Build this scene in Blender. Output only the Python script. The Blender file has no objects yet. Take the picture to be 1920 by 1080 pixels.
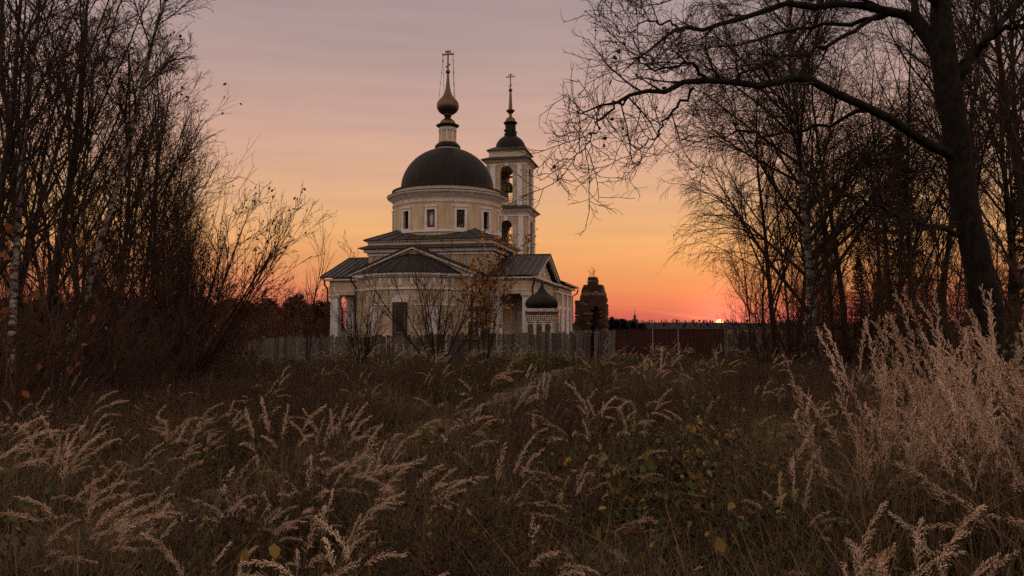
import bpy, bmesh, math, random
import numpy as np

# ------------------------------------------------------------------ camera
scene = bpy.context.scene
EYE = 1.7
F = 28.0 / 36.0 * 1920.0            # focal length in photograph pixels
PITCH = math.atan(76.0 / F)
cam_data = bpy.data.cameras.new('camera')
cam_data.lens = 28.0
cam_data.sensor_width = 36.0
cam_data.clip_start = 0.05
cam_data.clip_end = 8000.0
cam = bpy.data.objects.new('camera', cam_data)
scene.collection.objects.link(cam)
cam.location = (0, 0, EYE)
cam.rotation_euler = (math.pi / 2 + PITCH, 0, 0)
scene.camera = cam

# ------------------------------------------------------------------ sky
SUN_AZ = math.radians(14.6)          # to the right of the view axis
SUN_EL = math.radians(0.37)
SKY_STRENGTH = 1.0
world = bpy.data.worlds.new('World')
scene.world = world
world.use_nodes = True
wn, wl = world.node_tree.nodes, world.node_tree.links
wn.clear()


def srgb(r, g, b):
    def c(v):
        v /= 255.0
        return v / 12.92 if v <= 0.04045 else ((v + 0.055) / 1.055) ** 2.4
    return (c(r), c(g), c(b), 1.0)


def wnode(t, **kw):
    n = wn.new(t)
    for k, v in kw.items():
        setattr(n, k, v)
    return n


def wmath(op, a, b=None, clamp=False):
    n = wn.new('ShaderNodeMath')
    n.operation = op
    n.use_clamp = clamp
    for i, v in enumerate((a, b)):
        if v is None:
            continue
        if isinstance(v, (int, float)):
            n.inputs[i].default_value = v
        else:
            wl.new(v, n.inputs[i])
    return n.outputs[0]


def wramp(fac, stops):
    n = wn.new('ShaderNodeValToRGB')
    n.color_ramp.interpolation = 'B_SPLINE'
    els = n.color_ramp.elements
    while len(els) < len(stops):
        els.new(0.5)
    for e, (p, c) in zip(els, stops):
        e.position = p
        e.color = c
    wl.new(fac, n.inputs[0])
    return n.outputs[0]


def wmix(fac, a, b, blend='MIX'):
    n = wn.new('ShaderNodeMix')
    n.data_type = 'RGBA'
    n.blend_type = blend
    if isinstance(fac, (int, float)):
        n.inputs[0].default_value = fac
    else:
        wl.new(fac, n.inputs[0])
    for i, v in ((6, a), (7, b)):
        if isinstance(v, tuple):
            n.inputs[i].default_value = v
        else:
            wl.new(v, n.inputs[i])
    return n.outputs[2]


tc = wnode('ShaderNodeTexCoord')
sep = wnode('ShaderNodeSeparateXYZ')
wl.new(tc.outputs['Generated'], sep.inputs[0])
elev = wmath('ARCSINE', sep.outputs[2])                       # radians
e01 = wmath('POWER', wmath('MAXIMUM', wmath('DIVIDE', elev, math.pi / 2), 0.0), 0.5)   # sqrt spreads the low sky


def ep(deg):
    return math.sqrt(max(deg, 0) / 90.0)


west = wramp(e01, [
    (ep(0.0), srgb(152, 76, 84)), (ep(0.9), srgb(186, 84, 84)), (ep(2.0), srgb(216, 114, 84)), (ep(3.3), srgb(228, 145, 94)),
    (ep(5.0), srgb(232, 161, 100)), (ep(7.0), srgb(233, 174, 114)), (ep(9.5), srgb(222, 171, 130)),
    (ep(13.5), srgb(209, 165, 147)), (ep(18.0), srgb(184, 155, 147)), (ep(23.0), srgb(162, 143, 144)),
    (ep(42.0), srgb(178, 156, 150)), (ep(88.0), srgb(200, 178, 168))])
east = wramp(e01, [  # unseen eastern and overhead sky, raised brighter as added fill for church front and grass
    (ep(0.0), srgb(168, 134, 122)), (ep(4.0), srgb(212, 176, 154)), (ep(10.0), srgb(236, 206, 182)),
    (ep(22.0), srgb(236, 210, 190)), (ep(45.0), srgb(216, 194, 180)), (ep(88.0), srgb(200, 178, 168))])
# azimuth factor: 1 towards the sunset, 0 opposite
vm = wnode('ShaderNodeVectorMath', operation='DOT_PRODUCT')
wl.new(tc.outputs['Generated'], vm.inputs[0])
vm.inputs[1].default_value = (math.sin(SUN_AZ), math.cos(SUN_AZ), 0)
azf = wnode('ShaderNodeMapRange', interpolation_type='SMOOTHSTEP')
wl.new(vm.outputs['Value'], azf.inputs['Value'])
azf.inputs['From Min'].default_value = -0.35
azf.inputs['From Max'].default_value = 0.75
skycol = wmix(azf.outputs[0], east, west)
# pinker away from the sun, along the sunset horizon
side = wnode('ShaderNodeMapRange', interpolation_type='SMOOTHSTEP')
wl.new(vm.outputs['Value'], side.inputs['Value'])
side.inputs['From Min'].default_value = 0.80
side.inputs['From Max'].default_value = 0.985
low = wnode('ShaderNodeMapRange', interpolation_type='SMOOTHSTEP')
wl.new(elev, low.inputs['Value'])
low.inputs['From Min'].default_value = 0.0
low.inputs['From Max'].default_value = 0.14
low.inputs['To Min'].default_value = 1.0
low.inputs['To Max'].default_value = 0.0
pinkf = wmath('MULTIPLY', wmath('MULTIPLY', wmath('SUBTRACT', 1.0, side.outputs[0]), low.outputs[0]), 0.45)
pinkf = wmath('MULTIPLY', pinkf, azf.outputs[0])
skycol = wmix(pinkf, skycol, srgb(222, 118, 102))
# soft stretched cirrus
mp = wnode('ShaderNodeMapping')
wl.new(tc.outputs['Generated'], mp.inputs[0])
mp.inputs['Scale'].default_value = (1.6, 1.6, 22.0)
mp.inputs['Rotation'].default_value = (0.0, math.radians(2.2), 0.0)
nz = wnode('ShaderNodeTexNoise')
wl.new(mp.outputs[0], nz.inputs['Vector'])
nz.inputs['Scale'].default_value = 2.2
nz.inputs['Detail'].default_value = 5.0
nz.inputs['Roughness'].default_value = 0.55
cl = wnode('ShaderNodeMapRange')
wl.new(nz.outputs['Fac'], cl.inputs['Value'])
cl.inputs['From Min'].default_value = 0.3
cl.inputs['From Max'].default_value = 0.72
cl.inputs['To Min'].default_value = 0.925
cl.inputs['To Max'].default_value = 1.07
ccomb = wnode('ShaderNodeCombineColor')
wl.new(cl.outputs[0], ccomb.inputs[0])
wl.new(wmath('ADD', wmath('MULTIPLY', cl.outputs[0], 0.85), 0.15), ccomb.inputs[1])
wl.new(wmath('ADD', wmath('MULTIPLY', cl.outputs[0], 0.6), 0.4), ccomb.inputs[2])
skycol = wmix(1.0, skycol, ccomb.outputs[0], 'MULTIPLY')
# glow round the sun and its disc
sd = wnode('ShaderNodeVectorMath', operation='DOT_PRODUCT')
nrm = wnode('ShaderNodeVectorMath', operation='NORMALIZE')
wl.new(tc.outputs['Generated'], nrm.inputs[0])
wl.new(nrm.outputs[0], sd.inputs[0])
SD = (math.sin(SUN_AZ) * math.cos(SUN_EL), math.cos(SUN_AZ) * math.cos(SUN_EL), math.sin(SUN_EL))
sd.inputs[1].default_value = SD
dotc = wmath('MAXIMUM', sd.outputs['Value'], 0.0)
glow1 = wmath('MULTIPLY', wmath('POWER', dotc, 160.0), 0.07)
glow2 = wmath('MULTIPLY', wmath('POWER', dotc, 1600.0), 0.46)
skycol = wmix(1.0, skycol, wmix(glow1, (0, 0, 0, 1), (1.0, 0.42, 0.16, 1)), 'ADD')
skycol = wmix(1.0, skycol, wmix(glow2, (0, 0, 0, 1), (1.0, 0.22, 0.15, 1)), 'ADD')
# thin lit cloud streaks lying just above the sun
az = wmath('ARCTAN2', sep.outputs[0], sep.outputs[1])
for az0, azw, el0, slope, elw, amp in ((12.6, 1.5, 0.86, -0.10, 0.075, 0.55), (11.2, 2.6, 1.15, -0.09, 0.06, 0.22), (8.0, 5.0, 1.7, -0.05, 0.12, 0.10), (13.3, 0.8, 0.70, -0.05, 0.05, 0.6)):
    da = wmath('DIVIDE', wmath('SUBTRACT', az, math.radians(az0)), math.radians(azw))
    dz = wmath('DIVIDE', wmath('SUBTRACT', wmath('SUBTRACT', elev, math.radians(el0)), wmath('MULTIPLY', wmath('SUBTRACT', az, math.radians(az0)), slope)), math.radians(elw))
    g2 = wmath('ADD', wmath('MULTIPLY', da, da), wmath('MULTIPLY', dz, dz))
    fac = wmath('MULTIPLY', wmath('EXPONENT', wmath('MULTIPLY', g2, -1.0)), amp)
    skycol = wmix(fac, skycol, (0.95, 0.30, 0.13, 1))
disc = wmath('GREATER_THAN', sd.outputs['Value'], math.cos(math.radians(0.27)))
skycol = wmix(disc, skycol, (5.0, 1.9, 0.7, 1))
# below the horizon: the dark land
under = wnode('ShaderNodeMapRange')
wl.new(sep.outputs[2], under.inputs['Value'])
under.inputs['From Min'].default_value = -0.02
under.inputs['From Max'].default_value = 0.0
skycol = wmix(under.outputs[0], (0.03, 0.022, 0.018, 1), skycol)
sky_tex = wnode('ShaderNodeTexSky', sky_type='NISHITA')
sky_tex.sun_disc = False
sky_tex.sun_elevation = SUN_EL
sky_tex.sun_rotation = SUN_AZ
bg1 = wnode('ShaderNodeBackground')
wl.new(skycol, bg1.inputs[0])
bg1.inputs[1].default_value = SKY_STRENGTH
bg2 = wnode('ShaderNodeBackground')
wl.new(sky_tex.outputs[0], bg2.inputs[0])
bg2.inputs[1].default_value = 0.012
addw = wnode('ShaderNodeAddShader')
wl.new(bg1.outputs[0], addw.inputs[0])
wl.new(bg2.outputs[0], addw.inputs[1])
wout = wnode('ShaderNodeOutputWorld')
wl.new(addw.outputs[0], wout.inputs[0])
world.cycles.sampling_method = 'MANUAL'
world.cycles.sample_map_resolution = 1024

# ------------------------------------------------------------------ sun
sun_data = bpy.data.lights.new('sun', 'SUN')
sun_data.energy = 0.5
sun_data.color = (1.0, 0.42, 0.18)
sun_data.angle = math.radians(0.53)
sun = bpy.data.objects.new('sun', sun_data)
scene.collection.objects.link(sun)
from mathutils import Vector, Matrix
_sdir = Vector((math.sin(SUN_AZ), math.cos(SUN_AZ), math.tan(math.radians(0.9))))
sun.rotation_euler = _sdir.to_track_quat('Z', 'Y').to_euler()

# ------------------------------------------------------------------ exposure
scene.view_settings.view_transform = 'Standard'
scene.view_settings.look = 'None'
scene.view_settings.exposure = 0.0
scene.view_settings.gamma = 1.0
scene.cycles.use_denoising = False
scene.cycles.use_adaptive_sampling = True
scene.cycles.adaptive_threshold = 0.03
try:
    scene.cycles.denoiser = 'OPENIMAGEDENOISE'
    scene.cycles.denoising_prefilter = 'ACCURATE'
except Exception:
    pass
scene.cycles.max_bounces = 4
scene.cycles.diffuse_bounces = 2
scene.cycles.transparent_max_bounces = 12
scene.cycles.caustics_reflective = False
scene.cycles.caustics_refractive = False

C = scene.collection
PI = math.pi

# ------------------------------------------------------------------ materials


def mat(name, col, rough=0.8, var=0.25, scale=6.0, bump=0.0, bump_scale=30.0, metal=0.0, spec=0.3,
        col2=None, inst=0.0, aniso=None):
    """Principled material whose colour varies with noise between darker/lighter or col/col2; inst = per-object variation"""
    m = bpy.data.materials.new(name)
    m.use_nodes = True
    nt = m.node_tree
    b = nt.nodes['Principled BSDF']
    b.inputs['Roughness'].default_value = rough
    b.inputs['Metallic'].default_value = metal
    b.inputs['Specular IOR Level'].default_value = spec
    t = nt.nodes.new('ShaderNodeTexCoord')
    mp_ = nt.nodes.new('ShaderNodeMapping')
    nt.links.new(t.outputs['Object'], mp_.inputs[0])
    if aniso:
        mp_.inputs['Scale'].default_value = aniso
    n = nt.nodes.new('ShaderNodeTexNoise')
    n.inputs['Scale'].default_value = scale
    n.inputs['Detail'].default_value = 6.0
    n.inputs['Roughness'].default_value = 0.6
    nt.links.new(mp_.outputs[0], n.inputs['Vector'])
    r = nt.nodes.new('ShaderNodeValToRGB')
    r.color_ramp.elements[0].position = 0.3
    r.color_ramp.elements[1].position = 0.7
    c2 = col2 if col2 else tuple(min(1, c * (1 + var)) for c in col)
    c1 = col if col2 else tuple(c * (1 - var) for c in col)
    r.color_ramp.elements[0].color = (*c1, 1)
    r.color_ramp.elements[1].color = (*c2, 1)
    nt.links.new(n.outputs['Fac'], r.inputs[0])
    out = r.outputs[0]
    if inst:
        oi = nt.nodes.new('ShaderNodeObjectInfo')
        mr = nt.nodes.new('ShaderNodeMapRange')
        mr.inputs['To Min'].default_value = 1 - inst
        mr.inputs['To Max'].default_value = 1 + inst
        nt.links.new(oi.outputs['Random'], mr.inputs['Value'])
        mx = nt.nodes.new('ShaderNodeVectorMath')
        mx.operation = 'SCALE'
        nt.links.new(out, mx.inputs[0])
        nt.links.new(mr.outputs[0], mx.inputs['Scale'])
        out = mx.outputs[0]
    nt.links.new(out, b.inputs['Base Color'])
    if bump:
        n2 = nt.nodes.new('ShaderNodeTexNoise')
        n2.inputs['Scale'].default_value = bump_scale
        n2.inputs['Detail'].default_value = 4.0
        nt.links.new(mp_.outputs[0], n2.inputs['Vector'])
        bp = nt.nodes.new('ShaderNodeBump')
        bp.inputs['Strength'].default_value = bump
        bp.inputs['Distance'].default_value = 0.02
        nt.links.new(n2.outputs['Fac'], bp.inputs['Height'])
        nt.links.new(bp.outputs[0], b.inputs['Normal'])
    return m


def block_mat(name, c1, c2, joint, bw, bh, mortar=0.012):
    """plastered wall with painted block joints; coordinates run round the building"""
    m = bpy.data.materials.new(name)
    m.use_nodes = True
    nt = m.node_tree
    b = nt.nodes['Principled BSDF']
    b.inputs['Roughness'].default_value = 0.85
    b.inputs['Specular IOR Level'].default_value = 0.2
    t = nt.nodes.new('ShaderNodeTexCoord')
    s = nt.nodes.new('ShaderNodeSeparateXYZ')
    nt.links.new(t.outputs['Object'], s.inputs[0])
    a = nt.nodes.new('ShaderNodeMath')
    a.operation = 'ADD'
    nt.links.new(s.outputs[0], a.inputs[0])
    nt.links.new(s.outputs[1], a.inputs[1])
    c = nt.nodes.new('ShaderNodeCombineXYZ')
    nt.links.new(a.outputs[0], c.inputs[0])
    nt.links.new(s.outputs[2], c.inputs[1])
    br = nt.nodes.new('ShaderNodeTexBrick')
    br.inputs['Color1'].default_value = (*c1, 1)
    br.inputs['Color2'].default_value = (*c2, 1)
    br.inputs['Mortar'].default_value = (*joint, 1)
    br.inputs['Scale'].default_value = 1.0
    br.inputs['Brick Width'].default_value = bw
    br.inputs['Row Height'].default_value = bh
    br.inputs['Mortar Size'].default_value = mortar
    br.inputs['Mortar Smooth'].default_value = 0.3
    nt.links.new(c.outputs[0], br.inputs['Vector'])
    n = nt.nodes.new('ShaderNodeTexNoise')
    n.inputs['Scale'].default_value = 1.3
    n.inputs['Detail'].default_value = 8.0
    n.inputs['Roughness'].default_value = 0.65
    nt.links.new(t.outputs['Object'], n.inputs['Vector'])
    mr = nt.nodes.new('ShaderNodeMapRange')
    mr.inputs['From Min'].default_value = 0.3
    mr.inputs['From Max'].default_value = 0.7
    mr.inputs['To Min'].default_value = 0.66
    mr.inputs['To Max'].default_value = 1.08
    nt.links.new(n.outputs['Fac'], mr.inputs['Value'])
    v = nt.nodes.new('ShaderNodeVectorMath')
    v.operation = 'SCALE'
    nt.links.new(br.outputs['Color'], v.inputs[0])
    nt.links.new(mr.outputs[0], v.inputs['Scale'])
    nt.links.new(v.outputs[0], b.inputs['Base Color'])
    bp = nt.nodes.new('ShaderNodeBump')
    bp.inputs['Strength'].default_value = 0.4
    bp.inputs['Distance'].default_value = 0.01
    bp.invert = True
    nt.links.new(br.outputs['Fac'], bp.inputs['Height'])
    nt.links.new(bp.outputs[0], b.inputs['Normal'])
    return m


def glass_mat(name):
    m = bpy.data.materials.new(name)
    m.use_nodes = True
    nt = m.node_tree
    nt.nodes.clear()
    tr = nt.nodes.new('ShaderNodeBsdfTransparent')
    tr.inputs[0].default_value = (0.55, 0.52, 0.5, 1)
    gl = nt.nodes.new('ShaderNodeBsdfGlossy')
    gl.inputs['Roughness'].default_value = 0.05
    gl.inputs[0].default_value = (0.8, 0.8, 0.8, 1)
    fr = nt.nodes.new('ShaderNodeFresnel')
    fr.inputs[0].default_value = 1.45
    mx = nt.nodes.new('ShaderNodeMixShader')
    nt.links.new(fr.outputs[0], mx.inputs[0])
    nt.links.new(tr.outputs[0], mx.inputs[1])
    nt.links.new(gl.outputs[0], mx.inputs[2])
    o = nt.nodes.new('ShaderNodeOutputMaterial')
    nt.links.new(mx.outputs[0], o.inputs[0])
    return m


M = {}
M['plaster'] = mat('cream_plaster', (0.57, 0.44, 0.31), 0.85, 0.22, 1.1, 0.15, 40, spec=0.2, aniso=(2.5, 2.5, 0.5))
M['block'] = block_mat('cream_blocks', (0.57, 0.44, 0.315), (0.50, 0.385, 0.27), (0.66, 0.60, 0.54), 0.42, 0.20)
M['tblock'] = block_mat('tower_blocks', (0.55, 0.43, 0.325), (0.50, 0.39, 0.29), (0.64, 0.57, 0.50), 0.62, 0.33, 0.016)
M['white'] = mat('white_paint', (0.68, 0.65, 0.66), 0.7, 0.16, 2.5, 0.1, 40, spec=0.25)
M['cream_trim'] = mat('cream_trim', (0.54, 0.46, 0.37), 0.8, 0.10, 2.0, spec=0.2)
M['roof'] = mat('dark_roof_metal', (0.045, 0.038, 0.035), 0.55, 0.35, 1.6, 0.06, 20, metal=0.1, spec=0.3)
M['dome'] = mat('dome_metal', (0.010, 0.008, 0.007), 0.55, 0.45, 1.4, 0.08, 12, metal=0.1, spec=0.22, aniso=(3, 3, 0.5))
M['gold'] = mat('dull_gold', (0.14, 0.095, 0.052), 0.42, 0.15, 3.0, metal=0.9, spec=0.5)
M['iron'] = mat('dark_iron', (0.030, 0.026, 0.025), 0.5, 0.3, 6.0, metal=0.3)
M['brown_wood'] = mat('brown_frame', (0.055, 0.035, 0.026), 0.6, 0.3, 8.0)
M['bronze'] = mat('bell_bronze', (0.10, 0.075, 0.045), 0.4, 0.25, 5.0, metal=0.8)
M['glass'] = glass_mat('window_glass')
M['dark_room'] = mat('dark_glass', (0.012, 0.011, 0.011), 0.15, 0.3, 3.0, spec=0.4)
M['board'] = mat('weathered_board', (0.112, 0.098, 0.089), 0.9, 0.5, 5.0, 0.5, 30, spec=0.15, inst=0.38, aniso=(6, 6, 0.6))
M['red_sheet'] = mat('dark_red_sheet', (0.050, 0.013, 0.012), 0.55, 0.35, 2.5, 0.1, 15, spec=0.3)
M['old_post'] = mat('pale_post', (0.30, 0.27, 0.25), 0.9, 0.3, 5.0, spec=0.2)

# ------------------------------------------------------------------ helpers


class MB:
    """collects polygons, then links them as one mesh object"""

    def __init__(self):
        self.v, self.f, self.m = [], [], []

    def add(self, verts, faces, mi=0):
        o = len(self.v)
        self.v.extend(verts)
        for f in faces:
            self.f.append(tuple(i + o for i in f))
            self.m.append(mi)
        return self

    def box(self, x0, x1, y0, y1, z0, z1, mi=0):
        vs = [(x0, y0, z0), (x1, y0, z0), (x1, y1, z0), (x0, y1, z0), (x0, y0, z1), (x1, y0, z1), (x1, y1, z1), (x0, y1, z1)]
        return self.add(vs, [(0, 3, 2, 1), (4, 5, 6, 7), (0, 1, 5, 4), (1, 2, 6, 5), (2, 3, 7, 6), (3, 0, 4, 7)], mi)

    def frustum(self, h0, z0, h1, z1, cx=0, cy=0, mi=0, cap=True):
        a = h0 if isinstance(h0, tuple) else (h0, h0)
        b = h1 if isinstance(h1, tuple) else (h1, h1)
        vs = []
        for (hx, hy), z in ((a, z0), (b, z1)):
            vs += [(cx - hx, cy - hy, z), (cx + hx, cy - hy, z), (cx + hx, cy + hy, z), (cx - hx, cy + hy, z)]
        fs = [(0, 1, 5, 4), (1, 2, 6, 5), (2, 3, 7, 6), (3, 0, 4, 7)]
        if cap:
            fs += [(0, 3, 2, 1), (4, 5, 6, 7)]
        return self.add(vs, fs, mi)

    def lathe(self, prof, n=48, cx=0, cy=0, mi=0, a0=0.0, a1=2 * PI, sx=1.0, sy=1.0):
        full = abs(a1 - a0 - 2 * PI) < 1e-6
        k = n if full else n + 1
        vs = []
        for r, z in prof:
            for i in range(k):
                a = a0 + (a1 - a0) * i / n
                vs.append((cx + r * sx * math.cos(a), cy + r * sy * math.sin(a), z))
        fs = []
        for j in range(len(prof) - 1):
            for i in range(n):
                i2 = (i + 1) % k
                fs.append((j * k + i, j * k + i2, (j + 1) * k + i2, (j + 1) * k + i))
        self.add(vs, fs, mi)
        if full:
            if prof[0][0] > 1e-4:
                self.f.append(tuple(len(self.v) - len(vs) + i for i in reversed(range(k))))
                self.m.append(mi)
            if prof[-1][0] > 1e-4:
                self.f.append(tuple(len(self.v) - k + i for i in range(k)))
                self.m.append(mi)
        return self

    def tube(self, pts, r, n=8, mi=0, cap=True):
        pts = [Vector(p) for p in pts]
        rs = r if isinstance(r, (list, tuple)) else [r] * len(pts)
        vs = []
        up = None
        for i, p in enumerate(pts):
            t = (pts[min(i + 1, len(pts) - 1)] - pts[max(i - 1, 0)]).normalized()
            if up is None:
                up = Vector((0, 0, 1)) if abs(t.z) < 0.9 else Vector((1, 0, 0))
            s = t.cross(up).normalized()
            up = s.cross(t).normalized()
            for j in range(n):
                a = 2 * PI * j / n
                vs.append(tuple(p + (s * math.cos(a) + up * math.sin(a)) * rs[i]))
        fs = []
        for i in range(len(pts) - 1):
            for j in range(n):
                j2 = (j + 1) % n
                fs.append((i * n + j, i * n + j2, (i + 1) * n + j2, (i + 1) * n + j))
        if cap:
            fs.append(tuple(reversed(range(n))))
            fs.append(tuple(range((len(pts) - 1) * n, len(pts) * n)))
        return self.add(vs, fs, mi)

    def bar(self, a, b, w, h, mi=0, up=(0, 0, 1)):
        """a box of width w, height h along a-b"""
        a, b = Vector(a), Vector(b)
        t = (b - a).normalized()
        s = t.cross(Vector(up)).normalized()
        u = s.cross(t).normalized()
        vs = []
        for p in (a, b):
            for dx, dy in ((-1, -1), (1, -1), (1, 1), (-1, 1)):
                vs.append(tuple(p + s * (dx * w / 2) + u * (dy * h / 2)))
        return self.add(vs, [(0, 3, 2, 1), (4, 5, 6, 7), (0, 1, 5, 4), (1, 2, 6, 5), (2, 3, 7, 6), (3, 0, 4, 7)], mi)

    def prism(self, poly, d, mi=0):
        """polygon (3-D points) swept along vector d"""
        n = len(poly)
        d = Vector(d)
        vs = [tuple(p) for p in poly] + [tuple(Vector(p) + d) for p in poly]
        fs = [tuple(reversed(range(n))), tuple(range(n, 2 * n))]
        for i in range(n):
            j = (i + 1) % n
            fs.append((i, j, n + j, n + i))
        return self.add(vs, fs, mi)

    def build(self, name, material, parent=None, smooth=False, fix=True):
        me = bpy.data.meshes.new(name)
        me.from_pydata(self.v, [], self.f)
        mats = material if isinstance(material, (list, tuple)) else [material]
        for mm in mats:
            me.materials.append(mm)
        if len(mats) > 1:
            me.polygons.foreach_set('material_index', self.m)
        if fix:
            bm = bmesh.new()
            bm.from_mesh(me)
            bmesh.ops.recalc_face_normals(bm, faces=bm.faces)
            bm.to_mesh(me)
            bm.free()
        if smooth:
            me.polygons.foreach_set('use_smooth', [True] * len(me.polygons))
            try:
                me.set_sharp_from_angle(angle=math.radians(38))
            except Exception:
                pass
        me.update()
        o = bpy.data.objects.new(name, me)
        C.objects.link(o)
        o.parent = parent
        return o


def thing(name, label, cat, loc=(0, 0, 0), rz=0.0, group=None):
    o = bpy.data.objects.new(name, None)
    C.objects.link(o)
    o.location = loc
    o.rotation_euler = (0, 0, rz)
    o['label'] = label
    o['category'] = cat
    if group:
        o['group'] = group
    return o


def tag(o, label, cat, group=None):
    o['label'] = label
    o['category'] = cat
    if group:
        o['group'] = group
    return o


def kind(o, k):
    o['kind'] = k
    return o


def copy_tree(o, parent=None):
    c = o.copy()
    C.objects.link(c)
    c.parent = parent
    for ch in list(o.children):
        copy_tree(ch, c)
    return c


def wall(mb, fmap, u0, u1, v0, v1, holes=(), t=0.3, du=None, mi=0, inner=True):
    """wall in (u,v) with rectangular or arched holes; fmap(u,v,depth) -> xyz. holes: (ua,ub,va,vb,arched)"""
    br = {round(u0, 5), round(u1, 5)}
    for ua, ub, va, vb, ar in holes:
        n = 12 if ar else 1
        for i in range(n + 1):
            br.add(round(ua + (ub - ua) * i / n, 5))
    if du:
        n = int(math.ceil((u1 - u0) / du))
        for i in range(n + 1):
            x = round(u0 + (u1 - u0) * i / n, 5)
            if all(not (h[0] - 1e-4 < x < h[1] + 1e-4) for h in holes):
                br.add(x)
    br = sorted(br)

    def top(h, u):
        ua, ub, va, vb, ar = h
        if not ar:
            return vb
        r = (ub - ua) / 2
        x = u - (ua + ub) / 2
        return vb - r + math.sqrt(max(r * r - x * x, 0.0))

    def quad(ps):
        mb.add([fmap(*p) for p in ps], [(0, 1, 2, 3)], mi)
    for a, b in zip(br[:-1], br[1:]):
        mid = (a + b) / 2
        hs = sorted([h for h in holes if h[0] < mid < h[1]], key=lambda h: h[2])
        la = lb = v0
        for h in hs:
            for d in ((0, t) if inner else (0,)):
                quad([(a, la, d), (b, lb, d), (b, h[2], d), (a, h[2], d)])
            quad([(a, h[2], 0), (b, h[2], 0), (b, h[2], t), (a, h[2], t)])
            ta, tb = top(h, a), top(h, b)
            quad([(a, ta, 0), (b, tb, 0), (b, tb, t), (a, ta, t)])
            la, lb = ta, tb
        for d in ((0, t) if inner else (0,)):
            quad([(a, la, d), (b, lb, d), (b, v1, d), (a, v1, d)])
    for h in holes:
        for u in (h[0], h[1]):
            tp = top(h, u)
            quad([(u, h[2], 0), (u, tp, 0), (u, tp, t), (u, h[2], t)])
    return mb

# ================================================================== ground
def smooth(a, b, x):
    t = np.clip((x - a) / (b - a), 0, 1)
    return t * t * (3 - 2 * t)


def gz(x, y):
    """ground height near the camera: gentle humps and a low bank on the right of the meadow"""
    x = np.asarray(x, float)
    y = np.asarray(y, float)
    z = 0.06 * np.sin(x * 0.9 + 1.3) * np.sin(y * 0.7 + 0.4) + 0.04 * np.sin(x * 2.1 + y * 1.7)
    z = z + 0.30 * smooth(1.2, 3.0, x) * (1 - smooth(6.0, 10.0, y)) * smooth(-1, 1.5, y)
    fade = 1 - smooth(30, 45, np.hypot(x, y))
    return z * fade


def axis(near, far, step):
    a = list(np.arange(-near, near + 1e-6, step))
    s, x = step, near
    out = []
    while x < far:
        s *= 1.35
        x += s
        out.append(x)
    return np.array([-v for v in reversed(out)] + a + out)


gx, gy = axis(30, 3500, 0.5), axis(46, 3500, 0.5)
GX, GY = np.meshgrid(gx, gy)
GZ = gz(GX, GY)
me = bpy.data.meshes.new('ground')
nx, ny = len(gx), len(gy)
vv = np.stack([GX, GY, GZ], -1).reshape(-1, 3)
ii = np.arange((ny - 1) * (nx - 1))
r_, c_ = ii // (nx - 1), ii % (nx - 1)
b0 = r_ * nx + c_
me.from_pydata(vv.tolist(), [], np.stack([b0, b0 + 1, b0 + nx + 1, b0 + nx], -1).tolist())
M['ground'] = mat('meadow_soil', (0.030, 0.022, 0.014), 0.95, 0.0, 1.1, 0.8, 18, spec=0.1, col2=(0.062, 0.046, 0.026))
me.materials.append(M['ground'])
ground = bpy.data.objects.new('ground', me)
C.objects.link(ground)
kind(ground, 'structure')

# trodden pale path through the weeds
M['sand'] = mat('trodden_earth', (0.07, 0.052, 0.043), 0.95, 0.0, 9.0, 0.8, 60, spec=0.1, col2=(0.20, 0.155, 0.135))


def path_strip(name, pts, widths, mname='sand'):
    mb = MB()
    P_ = np.array(pts, float)
    rng = np.random.default_rng(5)
    n = 60
    t = np.linspace(0, 1, n)
    s = np.linspace(0, 1, len(P_))
    cx, cy = np.interp(t, s, P_[:, 0]), np.interp(t, s, P_[:, 1])
    w = np.interp(t, s, widths)
    tx, ty = np.gradient(cx), np.gradient(cy)
    L = np.hypot(tx, ty)
    nxv, nyv = -ty / L, tx / L
    vs = []
    k = 6
    for i in range(n):
        for j in range(k + 1):
            o = (j / k - 0.5) * w[i] + (rng.normal() * 0.06 if j in (0, k) else 0)
            x, y = cx[i] + nxv[i] * o, cy[i] + nyv[i] * o
            vs.append((x, y, float(gz(x, y)) + 0.02))
    fs = [(i * (k + 1) + j, i * (k + 1) + j + 1, (i + 1) * (k + 1) + j + 1, (i + 1) * (k + 1) + j) for i in range(n - 1) for j in range(k)]
    mb.add(vs, fs)
    return kind(mb.build(name, M[mname], fix=False), 'structure')


path_strip('path', [(-4.2, 4.6), (-3.2, 6.6), (-1.9, 10.0), (-0.7, 15.0), (0.1, 19.0), (0.9, 24.0), (1.9, 31.0), (4.5, 39.0)], [1.2, 1.0, 0.7, 0.9, 1.2, 1.1, 1.2, 1.2])

# ================================================================== church
TH = math.radians(12.0)
church = thing('church', 'cream and white church with dark dome, gilded onion cupola and attached bell tower', 'church',
               (-4.49, 55.0, 0.0), -TH)


def part(mb, name, m, parent=None, smooth_=False, label=None):
    o = mb.build(name, M[m] if isinstance(m, str) else m, parent or church, smooth_)
    if label:
        o['label'] = label
    return o


def flat(mb, origin, ux, n_in):
    """map (u,v,d): origin + u*ux + v*z + d*n_in"""
    ox, oy, oz = origin
    return lambda u, v, d: (ox + u * ux[0] + d * n_in[0], oy + u * ux[1] + d * n_in[1], oz + v)


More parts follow.
